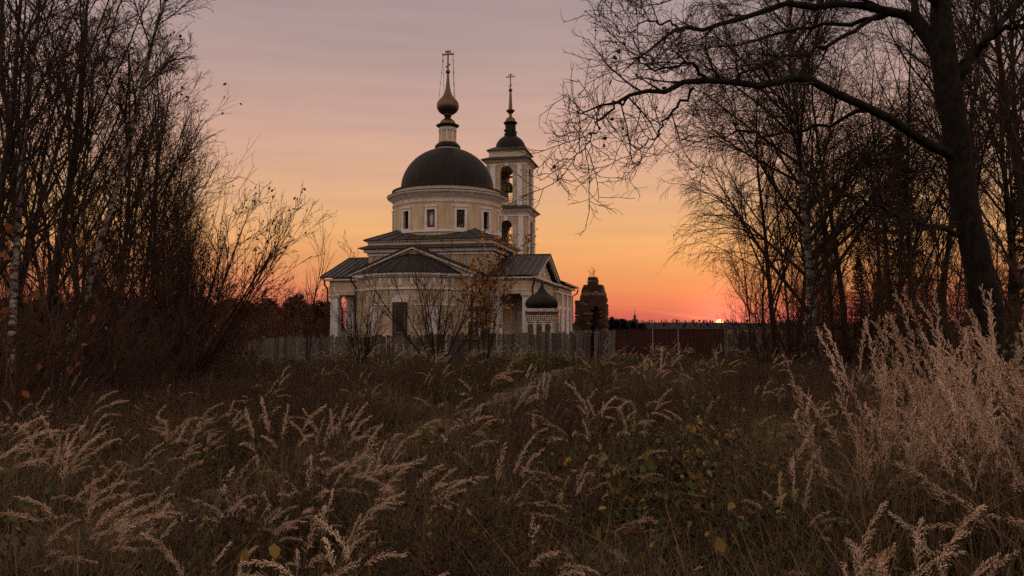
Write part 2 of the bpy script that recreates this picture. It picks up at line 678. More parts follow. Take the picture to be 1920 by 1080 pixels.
# ---- nave cube
mb = MB().box(-4.1, 4.1, -4.1, 4.1, 0.0, 6.72)
part(mb, 'nave_wall', 'block')
for z0, z1, h in ((6.42, 6.56, 4.18), (6.62, 6.85, 4.36)):
    part(MB().box(-h, h, -h, h, z0, z1), 'cornice', 'white')
part(MB().frustum(4.66, 6.86, 4.60, 6.93).frustum(4.60, 6.931, 4.20, 7.10), 'lower_roof', 'roof')
part(MB().box(-4.16, 4.16, -4.16, 4.16, 7.05, 7.33), 'attic_band', 'cream_trim')
part(MB().box(-4.30, 4.30, -4.30, 4.30, 7.332, 7.39), 'fascia', 'white')


def roof_slope(ea, eb, ra, rb, n, name='roof_panel', m='roof', th=0.05, rib=0.05, skip_first=False):
    """standing-seam slope between eave ea-eb and ridge ra-rb, one object per sheet"""
    ea, eb, ra, rb = map(Vector, (ea, eb, ra, rb))
    nrm_ = (eb - ea).cross(ra - ea).normalized()
    if nrm_.z < 0:
        nrm_ = -nrm_
    for i in range(n):
        a, b = i / n, (i + 1) / n
        p = [ea.lerp(eb, a), ea.lerp(eb, b), ra.lerp(rb, b), ra.lerp(rb, a)]
        if (p[3] - p[2]).length < 1e-4:
            p = p[:3]
        mb_ = MB().prism([q for q in p], nrm_ * th)
        e0, e1 = p[0] + nrm_ * (th + rib / 2), p[-1] + nrm_ * (th + rib / 2)
        mb_.bar(e0, e1, 0.035, rib, up=nrm_)
        part(mb_, name, m)


# upper hipped roof round the drum (frustum up inside the drum)
for k in range(4):
    a = k * PI / 2
    R2 = Matrix.Rotation(a, 3, 'Z')
    roof_slope(R2 @ Vector((-4.38, -4.38, 7.392)), R2 @ Vector((4.38, -4.38, 7.392)),
               R2 @ Vector((-2.45, -2.45, 8.29)), R2 @ Vector((2.45, -2.45, 8.29)), 9, th=0.04, rib=0.04)

# ---- drum with twelve windows
DR = 3.70


def cyl(u, v, d):
    a = u / DR
    return ((DR - d) * math.sin(a), -(DR - d) * math.cos(a), v)


holes = [(k * PI / 6 * DR - 0.275, k * PI / 6 * DR + 0.275, 8.25, 9.42, False) for k in range(12)]
mb = wall(MB(), cyl, -PI / 12 * DR, (2 * PI - PI / 12) * DR, 7.3, 10.5, holes, 0.35, du=DR * PI / 48)
part(mb, 'drum_wall', 'plaster', smooth_=True)
part(MB().lathe([(3.69, 7.95), (3.80, 7.97), (3.80, 8.08), (3.69, 8.12)], 96), 'string_course', 'white', smooth_=True)
part(MB().lathe([(3.69, 9.90), (3.75, 9.92), (3.80, 10.0), (3.80, 10.06), (3.69, 10.08)], 96), 'string_course', 'white', smooth_=True)
part(MB().lathe([(3.69, 10.25), (3.76, 10.28), (3.84, 10.40), (4.02, 10.52), (4.12, 10.58), (4.14, 10.66), (4.10, 10.67)], 96), 'cornice', 'white', smooth_=True)
part(MB().lathe([(4.17, 10.672), (4.17, 10.70), (3.74, 10.80)], 96), 'cornice_flashing', 'roof', smooth_=True)
part(MB().lathe([(3.72, 10.74), (3.72, 11.02)], 96), 'attic_ring', 'cream_trim', smooth_=True)
part(MB().lathe([(3.70, 11.022), (3.82, 11.03), (3.82, 11.09), (3.30, 11.26)], 96), 'dome_skirt', 'dome', smooth_=True)
H = 2.98
prof = [(3.26, 11.2)] + [(3.22 * math.cos(t), 11.26 + H * math.sin(t)) for t in np.linspace(0, math.acos(0.8 / 3.22), 22)]
mb = MB().lathe(prof, 96)
dome_o = part(mb, 'dome', 'dome', smooth_=True)
mb = MB()
for k in range(32):
    a = k * PI / 16 + 0.05
    pts = [((r + 0.008) * math.cos(a), (r + 0.008) * math.sin(a), z) for r, z in prof[1:]]
    mb.tube(pts, 0.004, 4)
part(mb, 'seam', 'dome', dome_o)

# windows of the drum


def drum_window(icon=False):
    w = MB()
    y0, y1 = -(DR + 0.07), -(DR - 0.06)
    w.box(-0.42, -0.275, y0, y1, 8.10, 9.60)
    w.box(0.275, 0.42, y0, y1, 8.10, 9.60)
    w.box(-0.275, 0.275, y0, y1, 9.42, 9.60)
    w.box(-0.275, 0.275, y0, y1, 8.10, 8.25)
    w.box(-0.46, 0.46, y0 - 0.05, y1, 9.601, 9.67)
    w.box(-0.36, 0.36, y0 - 0.02, y1, 9.671, 9.72)
    o = part(w, 'window', 'white')
    if icon:
        yy = -(DR - 0.10)
        p = part(MB().box(-0.275, 0.275, yy, yy + 0.03, 8.25, 9.42), 'icon_panel', M['icon_bg'], o)
        f = MB()
        f.prism([(-0.07, yy - 0.006, 8.42), (0.08, yy - 0.006, 8.42), (0.11, yy - 0.006, 8.8), (0.13, yy - 0.006, 9.0), (0.07, yy - 0.006, 9.08), (-0.06, yy - 0.006, 9.08), (-0.14, yy - 0.006, 8.95), (-0.10, yy - 0.006, 8.75)], (0, 0.005, 0))
        f.lathe([(0.0, 0), (0.0, 0)], 3) if False else None
        part(f, 'painted_robe', M['icon_robe'], o)
        h = MB()
        h.add([(0.11 * math.cos(a) + 0.0, yy - 0.004, 9.17 + 0.11 * math.sin(a)) for a in np.linspace(0, 2 * PI, 17)[:-1]], [tuple(range(16))])
        part(h, 'painted_halo', M['icon_halo'], o)
        h = MB()
        h.add([(0.055 * math.cos(a), yy - 0.008, 9.15 + 0.07 * math.sin(a)) for a in np.linspace(0, 2 * PI, 17)[:-1]], [tuple(range(16))])
        part(h, 'painted_head', M['icon_skin'], o)
        part(MB().box(-0.275, 0.275, yy - 0.003, yy + 0.02, 8.251, 8.44), 'painted_ground', M['icon_red'], o)
    else:
        yy = -(DR - 0.16)
        part(MB().box(-0.275, 0.275, yy, yy + 0.012, 8.25, 9.42), 'pane', 'glass', o)
        for x in (-0.262, 0.0, 0.262):
            part(MB().box(x - 0.022, x + 0.022, yy - 0.03, yy - 0.002, 8.25, 9.42), 'glazing_bar', 'brown_wood', o)
        for z in (8.27, 8.55, 8.84, 9.13, 9.40):
            part(MB().box(-0.24, 0.24, yy - 0.028, yy - 0.003, z - 0.018, z + 0.018), 'glazing_bar', 'brown_wood', o)
    return o


M['icon_bg'] = mat('icon_background', (0.085, 0.07, 0.062), 0.6, 0.3, 6)
M['icon_robe'] = mat('icon_robe', (0.50, 0.42, 0.40), 0.6, 0.3, 14)
M['icon_halo'] = mat('icon_halo', (0.26, 0.17, 0.08), 0.5, 0.2, 8)
M['icon_skin'] = mat('icon_skin', (0.36, 0.22, 0.15), 0.6, 0.2, 8)
M['icon_red'] = mat('icon_red', (0.17, 0.035, 0.028), 0.6, 0.4, 12)
ic = drum_window(True)
ic['label'] = 'drum niche with a painted icon of a robed figure'
w0 = drum_window()
for k in range(1, 12):
    o = w0 if k == 1 else copy_tree(w0, church)
    o.rotation_euler = (0, 0, k * PI / 6)

# ---- lantern, onion cupola, cross
part(MB().lathe([(0.80, 14.02), (0.90, 14.06), (0.90, 14.14), (0.86, 14.18)], 48), 'lantern_ring', 'cream_trim', smooth_=True)
part(MB().lathe([(0.86, 14.18), (0.90, 14.28), (0.86, 14.42), (0.74, 14.55), (0.64, 14.62)], 48), 'lantern_base', 'dome', smooth_=True)
lan = part(MB().lathe([(0.62, 14.60), (0.62, 14.74), (0.56, 14.76), (0.56, 15.66)], 48), 'lantern', 'plaster', smooth_=True)
for k in range(8):
    a = k * PI / 4 + 0.2
    x, y = 0.57 * math.cos(a), 0.57 * math.sin(a)
    part(MB().tube([(x, y, 14.7), (x, y, 15.42)], 0.045, 8), 'colonette', 'white', lan)
mb = MB()
for k in range(16):
    a0 = (k + 0.5) * PI / 8 + 0.2
    for j in range(6):
        b0_, b1_ = PI * j / 6, PI * (j + 1) / 6
        p = []
        for b in (b0_, b1_):
            aa = a0 - math.cos(b) * PI / 16 * 0.9
            p.append((0.60 * math.cos(aa), 0.60 * math.sin(aa), 15.42 + 0.10 * math.sin(b)))
        mb.bar(p[0], p[1], 0.05, 0.05)
part(mb, 'arcade', 'white', lan)
part(MB().lathe([(0.60, 15.56), (0.62, 15.66)], 48), 'lantern_band', 'white', lan, True)
part(MB().lathe([(0.58, 15.66), (0.70, 15.74), (0.80, 15.82), (0.81, 15.86), (0.60, 15.93)], 48), 'lantern_cornice', 'iron', smooth_=True)
part(MB().lathe([(0.57, 15.92), (0.56, 16.02), (0.48, 16.16), (0.34, 16.28), (0.24, 16.36), (0.18, 16.42), (0.24, 16.46), (0.26, 16.5), (0.22, 16.54), (0.30, 16.60), (0.30, 16.64), (0.24, 16.66)], 40), 'cupola_neck', 'gold', smooth_=True)
onion_prof = [(0.22, 16.64), (0.46, 16.70), (0.64, 16.85), (0.755, 17.04), (0.785, 17.25), (0.75, 17.45), (0.62, 17.65), (0.44, 17.84), (0.30, 18.04), (0.20, 18.32), (0.14, 18.7), (0.10, 19.15), (0.075, 19.55)]
onion = part(MB().lathe(onion_prof, 56), 'onion_cupola', 'gold', smooth_=True)


def sphere(mb, r, cx, cy, cz, n=20):
    return mb.lathe([(max(r * math.cos(t), 0.0005), cz + r * math.sin(t)) for t in np.linspace(-PI / 2, PI / 2, 11)], n, cx, cy)


part(sphere(MB(), 0.16, 0, 0, 19.68), 'orb', 'gold', smooth_=True)


def orthodox_cross(z0, z1, wid, cx, cy, t):
    mb_ = MB()
    h = z1 - z0
    mb_.box(cx - t / 2, cx + t / 2, cy - t / 3, cy + t / 3, z0, z1)
    zb = z0 + h * 0.80
    for zc, w in ((zb, wid), (z0 + h * 0.935, wid * 0.42)):
        mb_.box(cx - w / 2, cx - t / 2, cy - t / 3, cy + t / 3, zc - t / 2, zc + t / 2)
        mb_.box(cx + t / 2, cx + w / 2, cy - t / 3, cy + t / 3, zc - t / 2, zc + t / 2)
        for s in (-1, 1):
            mb_.box(cx + s * w / 2 - t * 0.25, cx + s * w / 2 + t * 0.25, cy - t / 2.6, cy + t / 2.6, zc - t * 0.8, zc + t * 0.8)
    zs = z0 + h * 0.22
    mb_.bar((cx - wid * 0.2, cy, zs + 0.28 * wid * -0.5), (cx + wid * 0.2, cy, zs + 0.28 * wid * 0.5), t * 0.6, t)
    return mb_


part(orthodox_cross(19.8, 21.2, 0.78, 0, 0, 0.10), 'cross', 'gold')
for sx in (-1, 1):
    for ex, ey in ((0.55, -0.35), (0.40, 0.45)):
        mb = MB()
        a, b = Vector((sx * 0.36, 0, 20.9)), Vector((sx * ex, ey, 17.68))
        pts = [a.lerp(b, t) - Vector((0, 0, 0.10 * math.sin(PI * t))) for t in np.linspace(0, 1, 9)]
        mb.tube(pts, 0.011, 4)
        for p in pts[1:-1:2]:
            mb.box(p.x - 0.02, p.x + 0.02, p.y - 0.02, p.y + 0.02, p.z - 0.05, p.z + 0.05)
        part(mb, 'guy_chain', 'iron')

# ---- arms
EZ, RZ = 4.98, 6.62       # eave and ridge heights


def gable_panel(mb_, pts, d):
    return mb_.prism(pts, d)


# east arm (towards the meadow) and apse
part(MB().box(-3.6, 3.6, -7.2, -4.101, 0.0, 4.93), 'east_wall', 'block')
part(MB().prism([(-3.6, -7.18, 4.93), (3.6, -7.18, 4.93), (0, -7.18, 6.42)], (0, 0.2, 0)), 'pediment', 'plaster')
for s in (-1, 1):
    for z0, z1, o in ((3.97, 4.10, 0.06), (4.72, 4.80, 0.08), (4.80, 4.94, 0.20)):
        part(MB().box(s * 3.6 if s > 0 else -3.6 - o, 3.6 + o if s > 0 else -3.6, -7.2 - o, -4.1, z0, z1 - 0.002), 'cornice', 'white')
        xa, xb = (2.7, 3.6) if s > 0 else (-3.6, -2.7)
        part(MB().box(xa, xb, -7.2 - o, -7.2, z0, z1 - 0.002), 'cornice', 'white')
    # raking cornice
    part(MB().bar((s * 4.0, -7.36, 4.93), (0, -7.36, 6.55), 0.30, 0.13, up=(0, 1, 0)) if False else MB().prism(
        [(s * 4.02, -7.44, 4.90), (0, -7.44, 6.52), (0, -7.44, 6.64), (s * 4.02, -7.44, 5.02)], (0, 0.26, 0)), 'raking_cornice', 'white')
    part(MB().prism([(s * 3.7, -7.26, 4.93), (0, -7.26, 6.40), (0, -7.26, 6.50), (s * 3.7, -7.26, 5.03)], (0, 0.1, 0)), 'raking_moulding', 'cream_trim')
    roof_slope((s * 4.08, -7.50, EZ), (s * 4.08, -4.1, EZ), (0, -7.50, RZ + 0.02), (0, -4.1, RZ + 0.02), 6)
part(MB().bar((0, -7.5, 6.72), (0, -4.1, 6.72), 0.16, 0.07), 'ridge_cap', 'roof')

AA, AB, AV = 2.85, 2.2, -7.2      # apse half-width, depth, chord line


def apse_len(n=200):
    t = np.linspace(0, PI, n)
    x, y = -AA * np.cos(t), -AB * np.sin(t)
    return t, np.concatenate([[0], np.cumsum(np.hypot(np.diff(x), np.diff(y)))])


_t, _s = apse_len()
APL = _s[-1]


def apse(u, v, d):
    t = float(np.interp(u + APL / 2, _s, _t))
    nx_, ny_ = math.cos(t) / AA, math.sin(t) / AB
    L = math.hypot(nx_, ny_)
    return (-AA * math.cos(t) + d * nx_ / L, AV - AB * math.sin(t) + d * ny_ / L, v)


mb = wall(MB(), apse, -APL / 2, APL / 2, 0.0, 4.9, [(-0.40, 0.40, 1.36, 3.14, False)], 0.35, du=0.16)
part(mb, 'apse_wall', 'block', smooth_=True)


def apse_band(z0, z1, d0, name, m, ua=-APL / 2, ub=APL / 2, prof=None):
    mb_ = MB()
    n = max(2, int((ub - ua) / 0.14))
    us = np.linspace(ua, ub, n + 1)
    for a, b in zip(us[:-1], us[1:]):
        for q in ([(a, z0, d0), (b, z0, d0), (b, z1, d0), (a, z1, d0)], [(a, z1, d0), (b, z1, d0), (b, z1, 0.02), (a, z1, 0.02)], [(a, z0, d0), (b, z0, d0), (b, z0, 0.02), (a, z0, 0.02)]):
            mb_.add([apse(*p) for p in q], [(0, 1, 2, 3)])
    for u in (ua, ub):
        mb_.add([apse(u, z0, d0), apse(u, z1, d0), apse(u, z1, 0.02), apse(u, z0, 0.02)], [(0, 1, 2, 3)])
    return part(mb_, name, m, smooth_=True)


apse_band(3.96, 4.09, -0.07, 'string_course', 'white')
apse_band(3.05, 3.13, -0.04, 'string_course', 'white', -APL / 2, -0.62)
apse_band(3.05, 3.13, -0.04, 'string_course', 'white', 0.62, APL / 2)
apse_band(4.70, 4.80, -0.10, 'cornice', 'white')
apse_band(4.80, 4.93, -0.22, 'cornice', 'white')
apse_band(0.0, 0.55, -0.08, 'plinth', 'old_post')
for u in np.arange(-3.3, 3.31, 0.66):
    apse_band(4.22, 4.62, -0.035, 'frieze_block', 'white', u - 0.09, u + 0.09)
for u in (-1.95, 1.95):
    apse_band(0.7, 3.0, -0.05, 'pilaster', 'white', u - 0.24, u + 0.24)
for i in range(5):           # fan of keystones over the window
    u = (i - 2) * 0.2
    apse_band(3.20, 3.62 - 0.05 * abs(i - 2), -0.05, 'keystone', 'white', u - 0.09, u + 0.09)
# apse window
f0 = apse(0, 2.0, -0.06)[1]
aw = part(MB().box(-0.44, -0.30, f0, f0 + 0.2, 1.28, 3.22).box(0.30, 0.44, f0, f0 + 0.2, 1.28, 3.22).box(-0.30, 0.30, f0, f0 + 0.2, 3.08, 3.22).box(-0.30, 0.30, f0, f0 + 0.2, 1.28, 1.42).box(-0.5, 0.5, f0 - 0.06, f0 + 0.2, 1.20, 1.279), 'window', 'brown_wood')
part(MB().box(-0.30, 0.30, f0 + 0.12, f0 + 0.14, 1.42, 3.08), 'pane', 'dark_room', aw)
for x in (-0.27, 0.27):
    part(MB().box(x - 0.012, x + 0.012, f0 + 0.05, f0 + 0.118, 1.46, 3.05), 'glazing_bar', 'old_post', aw)
for z in (1.47, 3.04):
    part(MB().box(-0.255, 0.255, f0 + 0.05, f0 + 0.117, z - 0.012, z + 0.012), 'glazing_bar', 'old_post', aw)
# apse roof: low half cone, bulging a little
mb = MB()
n = 40
rows = []
for j, q in enumerate(np.linspace(0, 1, 9)):
    k = 1 - q
    z = 4.95 + 1.28 * (1 - k ** 1.45)
    rows.append([(-(AA + 0.26) * k * math.cos(PI * i / n), AV - 0.02 - (AB + 0.26) * k * math.sin(PI * i / n), z) for i in range(n + 1)])
vs = [p for r in rows for p in r]
fs = [(j * (n + 1) + i, j * (n + 1) + i + 1, (j + 1) * (n + 1) + i + 1, (j + 1) * (n + 1) + i) for j in range(8) for i in range(n)]
mb.add(vs, fs)
low_ = [(x, y, 4.93) for x, y, z in rows[0]]
mb.add(rows[0] + low_, [(i, i + 1, n + 2 + i, n + 1 + i) for i in range(n)])
ar_o = part(mb, 'apse_roof', 'dome', smooth_=True)
mb = MB()
for i in range(2, n - 1, 4):
    mb.tube([(rows[j][i][0], rows[j][i][1], rows[j][i][2] + 0.02) for j in range(8)], 0.02, 4)
part(mb, 'seam', 'dome', ar_o)
# side windows of the east arm
for s in (-1, 1):
    for y in (-5.8,):
        x = s * 3.6
        o = part(MB().box(min(x, x + s * 0.06), max(x, x + s * 0.06), y - 0.55, y - 0.40, 1.2, 3.2).box(min(x, x + s * 0.06), max(x, x + s * 0.06), y + 0.40, y + 0.55, 1.2, 3.2)
                 .box(min(x, x + s * 0.06), max(x, x + s * 0.06), y - 0.4, y + 0.4, 3.05, 3.2), 'window', 'white')
        part(MB().box(min(x, x + s * 0.02), max(x, x + s * 0.02), y - 0.4, y + 0.4, 1.2, 3.05), 'pane', 'dark_room', o)
        for z in (1.6, 2.1, 2.6):
            part(MB().box(min(x + s * 0.021, x + s * 0.05), max(x + s * 0.021, x + s * 0.05), y - 0.4, y + 0.4, z - 0.02, z + 0.02), 'glazing_bar', 'brown_wood', o)

# side arms: gabled porticoes with square pillars
AU = 6.75      # outer face of the entablature
for s in (-1, 1):
    X = lambda a, b: (min(s * a, s * b), max(s * a, s * b))
    # roof
    for q in (-1, 1):
        roof_slope((s * 7.25, q * 4.68, EZ), (s * 4.1, q * 4.68, EZ), (s * 7.25, 0, RZ + 0.02), (s * 4.1, 0, RZ + 0.02), 8)
        part(MB().prism([(s * 7.22, q * 4.62, 4.90), (s * 7.22, 0, 6.50), (s * 7.22, 0, 6.63), (s * 7.22, q * 4.62, 5.03)], (-s * 0.2, 0, 0)), 'raking_cornice', 'white')
        # entablature beams front/back
        x0, x1 = X(4.1, AU)
        part(MB().box(x0, x1, q * 4.28 if q < 0 else 3.72, -3.72 if q < 0 else 4.28, 3.88, 4.82), 'entablature', 'plaster')
        part(MB().box(x0, s * (AU + 0.34) if s > 0 else x1, q * 4.58 if q < 0 else 3.8, -3.8 if q < 0 else 4.58, 4.822, 4.93) if s > 0 else
             MB().box(-(AU + 0.34), x1, q * 4.58 if q < 0 else 3.8, -3.8 if q < 0 else 4.58, 4.822, 4.93), 'cornice', 'white')
        # sunk panel moulding on the frieze
        xa, xb = X(4.55, AU - 0.35)
        y0_, y1_ = (q * 4.28 - 0.03, q * 4.28) if q < 0 else (q * 4.28, q * 4.28 + 0.03)
        part(MB().box(xa, xb, y0_, y1_, 4.08, 4.13).box(xa, xb, y0_, y1_, 4.57, 4.62).box(xa, xa + 0.05, y0_, y1_, 4.13, 4.57).box(xb - 0.05, xb, y0_, y1_, 4.13, 4.57), 'frieze_panel', 'white')
    part(MB().bar((s * 7.25, 0, 6.70), (s * 4.1, 0, 6.70), 0.16, 0.07), 'ridge_cap', 'roof')
    x0, x1 = X(AU - 0.5, AU)
    part(MB().box(x0, x1, -3.719, 3.719, 3.88, 4.82), 'entablature', 'plaster')
    x0, x1 = X(AU, AU + 0.34)
    part(MB().box(x0, x1, -3.8, 3.8, 4.823, 4.928), 'cornice', 'white')
    x0, x1 = X(4.1, AU - 0.5)
    part(MB().box(x0, x1, -3.719, 3.719, 4.45, 4.60), 'portico_ceiling', 'cream_trim')
    part(MB().prism([(s * (AU + 0.0), -4.1, 4.93), (s * (AU + 0.0), 4.1, 4.93), (s * (AU + 0.0), 0, 6.36)], (-s * 0.25, 0, 0)), 'gable', 'plaster')
    # oval ornament in the gable
    pts = [(s * (AU + 0.03), 0.22 * math.cos(a), 5.55 + 0.32 * math.sin(a)) for a in np.linspace(0, 2 * PI, 25)]
    part(MB().tube(pts, 0.05, 6), 'gable_oval', 'white')
    for yc in (-3.0, -1.0, 1.0, 3.0):
        xm0, xm1 = X(AU, AU + 0.03)
        part(MB().box(xm0, xm1, yc - 0.75, yc + 0.75, 4.08, 4.13).box(xm0, xm1, yc - 0.75, yc + 0.75, 4.57, 4.62).box(xm0, xm1, yc - 0.75, yc - 0.70, 4.13, 4.57).box(xm0, xm1, yc + 0.70, yc + 0.75, 4.13, 4.57), 'frieze_panel', 'white')
    # pillars
    for yc in (-3.98, -1.45, 1.45, 3.98):
        xc = s * (AU - 0.33)
        p = part(MB().box(xc - 0.27, xc + 0.27, yc - 0.27, yc + 0.27, 0.45, 3.66), 'pillar', 'white')
        part(MB().frustum(0.28, 3.66, 0.36, 3.80, xc, yc).frustum(0.37, 3.802, 0.37, 3.88, xc, yc), 'capital', 'white', p)
        part(MB().frustum(0.36, 0.30, 0.36, 0.45, xc, yc), 'base', 'white', p)
    for yc in (-3.98, 3.98):
        xc = s * 4.45
        p = part(MB().box(xc - 0.32, xc + 0.32, yc - 0.27, yc + 0.27, 0.3, 3.70), 'pillar', 'white')
        part(MB().frustum((0.36, 0.33), 3.70, (0.40, 0.36), 3.88, xc, yc), 'capital', 'white', p)
    x0, x1 = X(4.102, AU + 0.25)
    part(MB().box(x0, x1, -4.4, 4.4, 0.0, 0.30), 'portico_floor', 'old_post')

# refectory behind, and the passage to the tower
part(MB().box(-7.0, 7.0, 4.15, 12.0, 0, 4.90), 'refectory_wall', 'block')
part(MB().box(-7.10, 7.10, 4.10, 12.10, 4.30, 4.42).box(-7.3, 7.3, 4.05, 12.3, 4.78, 4.93), 'cornice', 'white')
for y in np.arange(5.2, 12.0, 0.48):
    part(MB().box(7.0, 7.05, y - 0.07, y + 0.07, 4.46, 4.74), 'frieze_block', 'white')
roof_slope((7.6, 4.2, EZ), (7.6, 12.6, EZ), (3.0, 6.5, 6.5), (3.0, 9.0, 6.5), 14)
roof_slope((-7.6, 4.2, EZ), (-7.6, 12.6, EZ), (-3.0, 6.5, 6.5), (-3.0, 9.0, 6.5), 14)
roof_slope((-7.6, 12.6, EZ), (7.6, 12.6, EZ), (-3.0, 9.0, 6.5), (3.0, 9.0, 6.5), 20)
part(MB().box(-3.0, 3.0, 4.2, 9.0, 5.0, 6.56), 'roof_deck', 'roof')
for y in (5.6, 8.1, 10.6):
    o = part(MB().box(7.0, 7.06, y - 0.62, y - 0.42, 0.9, 3.35).box(7.0, 7.06, y + 0.42, y + 0.62, 0.9, 3.35).box(7.0, 7.06, y - 0.42, y + 0.42, 3.15, 3.35), 'window', 'white')
    part(MB().box(7.0, 7.015, y - 0.42, y + 0.42, 1.1, 3.15), 'pane', 'dark_room', o)
for y in (6.85, 9.35, 11.75):
    part(MB().box(7.0, 7.09, y - 0.25, y + 0.25, 0.0, 4.30), 'pilaster', 'white')
part(MB().box(-2.6, 2.6, 12.001, 19.2, 0, 5.2), 'passage_wall', 'block')
part(MB().prism([(-3.0, 12.1, 5.2), (3.0, 12.1, 5.2), (0, 12.1, 6.6)], (0, 7.0, 0)), 'passage_roof', 'roof')

# downpipes
for pts in ([(-6.95, -4.62, 4.85), (-6.98, -4.55, 4.55), (-6.86, -4.32, 4.3), (-6.86, -4.32, 0.4)],
            [(-3.95, -7.35, 4.85), (-3.95, -7.28, 4.6), (-3.68, -7.10, 4.2), (-3.68, -7.10, 0.3)],
            [(3.95, -7.35, 4.85), (3.95, -7.28, 4.6), (3.68, -7.10, 4.2), (3.68, -7.10, 0.3)],
            [(6.95, -4.62, 4.85), (6.95, -4.55, 4.55), (6.82, -4.34, 4.3), (6.82, -4.34, 0.4)],
            [(7.1, 4.6, 4.9), (7.05, 4.5, 4.6), (6.85, 4.36, 4.3), (6.85, 4.36, 3.4)],
            [(7.5, 12.45, 4.9), (7.45, 12.4, 4.6), (7.08, 12.1, 4.3), (7.08, 12.1, 0.3)]):
    part(MB().tube(pts, 0.06, 8), 'downpipe', 'iron')

# ---- bell tower
TY = 20.9
t1, t2 = 2.02, 1.88


def tower_tier(h, z0, z1, holes, name):
    mb_ = MB()
    for k in range(4):
        R2 = Matrix.Rotation(k * PI / 2, 3, 'Z')

        def fm(u, v, d, R2=R2):
            p = R2 @ Vector((u, -(h - d), 0))
            return (p.x, p.y + TY, v)
        wall(mb_, fm, -h, h, z0, z1, holes, 0.45)
    return part(mb_, name, 'tblock')


tower_tier(t1, 0.0, 12.62, [(-0.60, 0.60, 8.6, 11.72, True)], 'tower_wall')
tower_tier(t2, 13.1, 17.3, [(-0.60, 0.60, 13.45, 16.86, True)], 'belfry_wall')
part(MB().box(-1.5, 1.5, TY - 1.5, TY + 1.5, 12.7, 13.2), 'belfry_floor', 'brown_wood')
part(MB().box(-1.5, 1.5, TY - 1.5, TY + 1.5, 8.2, 8.5), 'tower_floor', 'brown_wood')
for h, zs in ((t1, (0.0, 12.08)), (t2, (13.12, 16.95))):
    for k in range(4):
        R2 = Matrix.Rotation(k * PI / 2, 3, 'Z')
        for sx in (-1, 1):
            c = R2 @ Vector((sx * (h - 0.60), -h - 0.035, 0))
            e = R2 @ Vector((0.24, 0.05, 0))
            ex, ey = abs(e.x), abs(e.y)
            pl = part(MB().box(c.x - ex, c.x + ex, c.y + TY - ey, c.y + TY + ey, zs[0], zs[1] - 0.10), 'pilaster', 'white')
            e = R2 @ Vector((0.29, 0.09, 0))
            ex, ey = abs(e.x), abs(e.y)
            part(MB().box(c.x - ex, c.x + ex, c.y + TY - ey, c.y + TY + ey, zs[1] - 0.10, zs[1]), 'capital', 'white', pl)
        top = 11.72 if h == t1 else 16.86
        a = [R2 @ Vector(p) for p in ((-0.13, -h - 0.07, top - 0.02), (0.13, -h - 0.07, top - 0.02), (0.20, -h - 0.07, top + 0.36), (-0.20, -h - 0.07, top + 0.36))]
        d = R2 @ Vector((0, 0.12, 0))
        part(MB().prism([(p.x, p.y + TY, p.z) for p in a], d), 'keystone', 'white')
        # railing of the opening
        zr = 13.45 if h == t2 else 8.6
        rl = MB()
        for zz in (zr + 0.15, zr + 0.55, zr + 0.95):
            p0, p1 = R2 @ Vector((-0.62, -h + 0.2, zz)), R2 @ Vector((0.62, -h + 0.2, zz))
            rl.bar((p0.x, p0.y + TY, zz), (p1.x, p1.y + TY, zz), 0.04, 0.04)
        for u in np.linspace(-0.5, 0.5, 7):
            p0 = R2 @ Vector((u, -h + 0.2, 0))
            rl.box(p0.x - 0.014, p0.x + 0.014, p0.y + TY - 0.014, p0.y + TY + 0.014, zr, zr + 0.95)
        part(rl, 'railing', 'iron')
        if h == t1:
            g = MB()
            for zz in (9.9, 10.4, 10.9):
                p0, p1 = R2 @ Vector((-0.62, -h + 0.25, zz)), R2 @ Vector((0.62, -h + 0.25, zz))
                g.bar((p0.x, p0.y + TY, zz), (p1.x, p1.y + TY, zz), 0.035, 0.035)
            for u in (-0.3, 0.0, 0.3):
                p0 = R2 @ Vector((u, -h + 0.25, 0))
                g.box(p0.x - 0.016, p0.x + 0.016, p0.y + TY - 0.016, p0.y + TY + 0.016, 9.5, 11.7)
            part(g, 'grille', 'iron')
# lower entablature and skirt roof
part(MB().frustum(t1 + 0.06, 12.10, t1 + 0.06, 12.20, 0, TY), 'tower_moulding', 'white')
part(MB().frustum(t1 + 0.06, 12.50, t1 + 0.34, 12.76, 0, TY), 'cornice', 'white')
part(MB().frustum(t1 + 0.46, 12.762, t1 + 0.46, 12.84, 0, TY).frustum(t1 + 0.46, 12.842, t2 + 0.02, 13.16, 0, TY), 'skirt_roof', 'roof')
# belfry entablature
part(MB().frustum(t2 + 0.05, 16.96, t2 + 0.05, 17.06, 0, TY), 'tower_moulding', 'white')
part(MB().frustum(t2 + 0.06, 17.15, t2 + 0.32, 17.42, 0, TY), 'cornice', 'cream_trim')
part(MB().frustum(t2 + 0.46, 17.422, t2 + 0.46, 17.50, 0, TY).frustum(t2 + 0.46, 17.502, t2 - 0.16, 17.78, 0, TY), 'skirt_roof', 'roof')
part(MB().box(-1.70, 1.70, TY - 1.70, TY + 1.70, 17.6, 18.28), 'attic_block', 'cream_trim')
part(MB().box(-1.76, 1.76, TY - 1.76, TY + 1.76, 18.281, 18.36), 'fascia', 'white')
part(MB().frustum(1.92, 18.362, 1.92, 18.42, 0, TY).frustum(1.92, 18.422, 1.30, 18.80, 0, TY), 'hip_roof', 'roof')
part(MB().lathe([(1.44, 18.62), (1.44, 18.8)] + [(1.44 * math.cos(t), 18.85 + 1.32 * math.sin(t)) for t in np.linspace(0.05, 1.15, 14)] + [(0.55, 20.08)], 56, 0, TY), 'tower_dome', 'dome', smooth_=True)
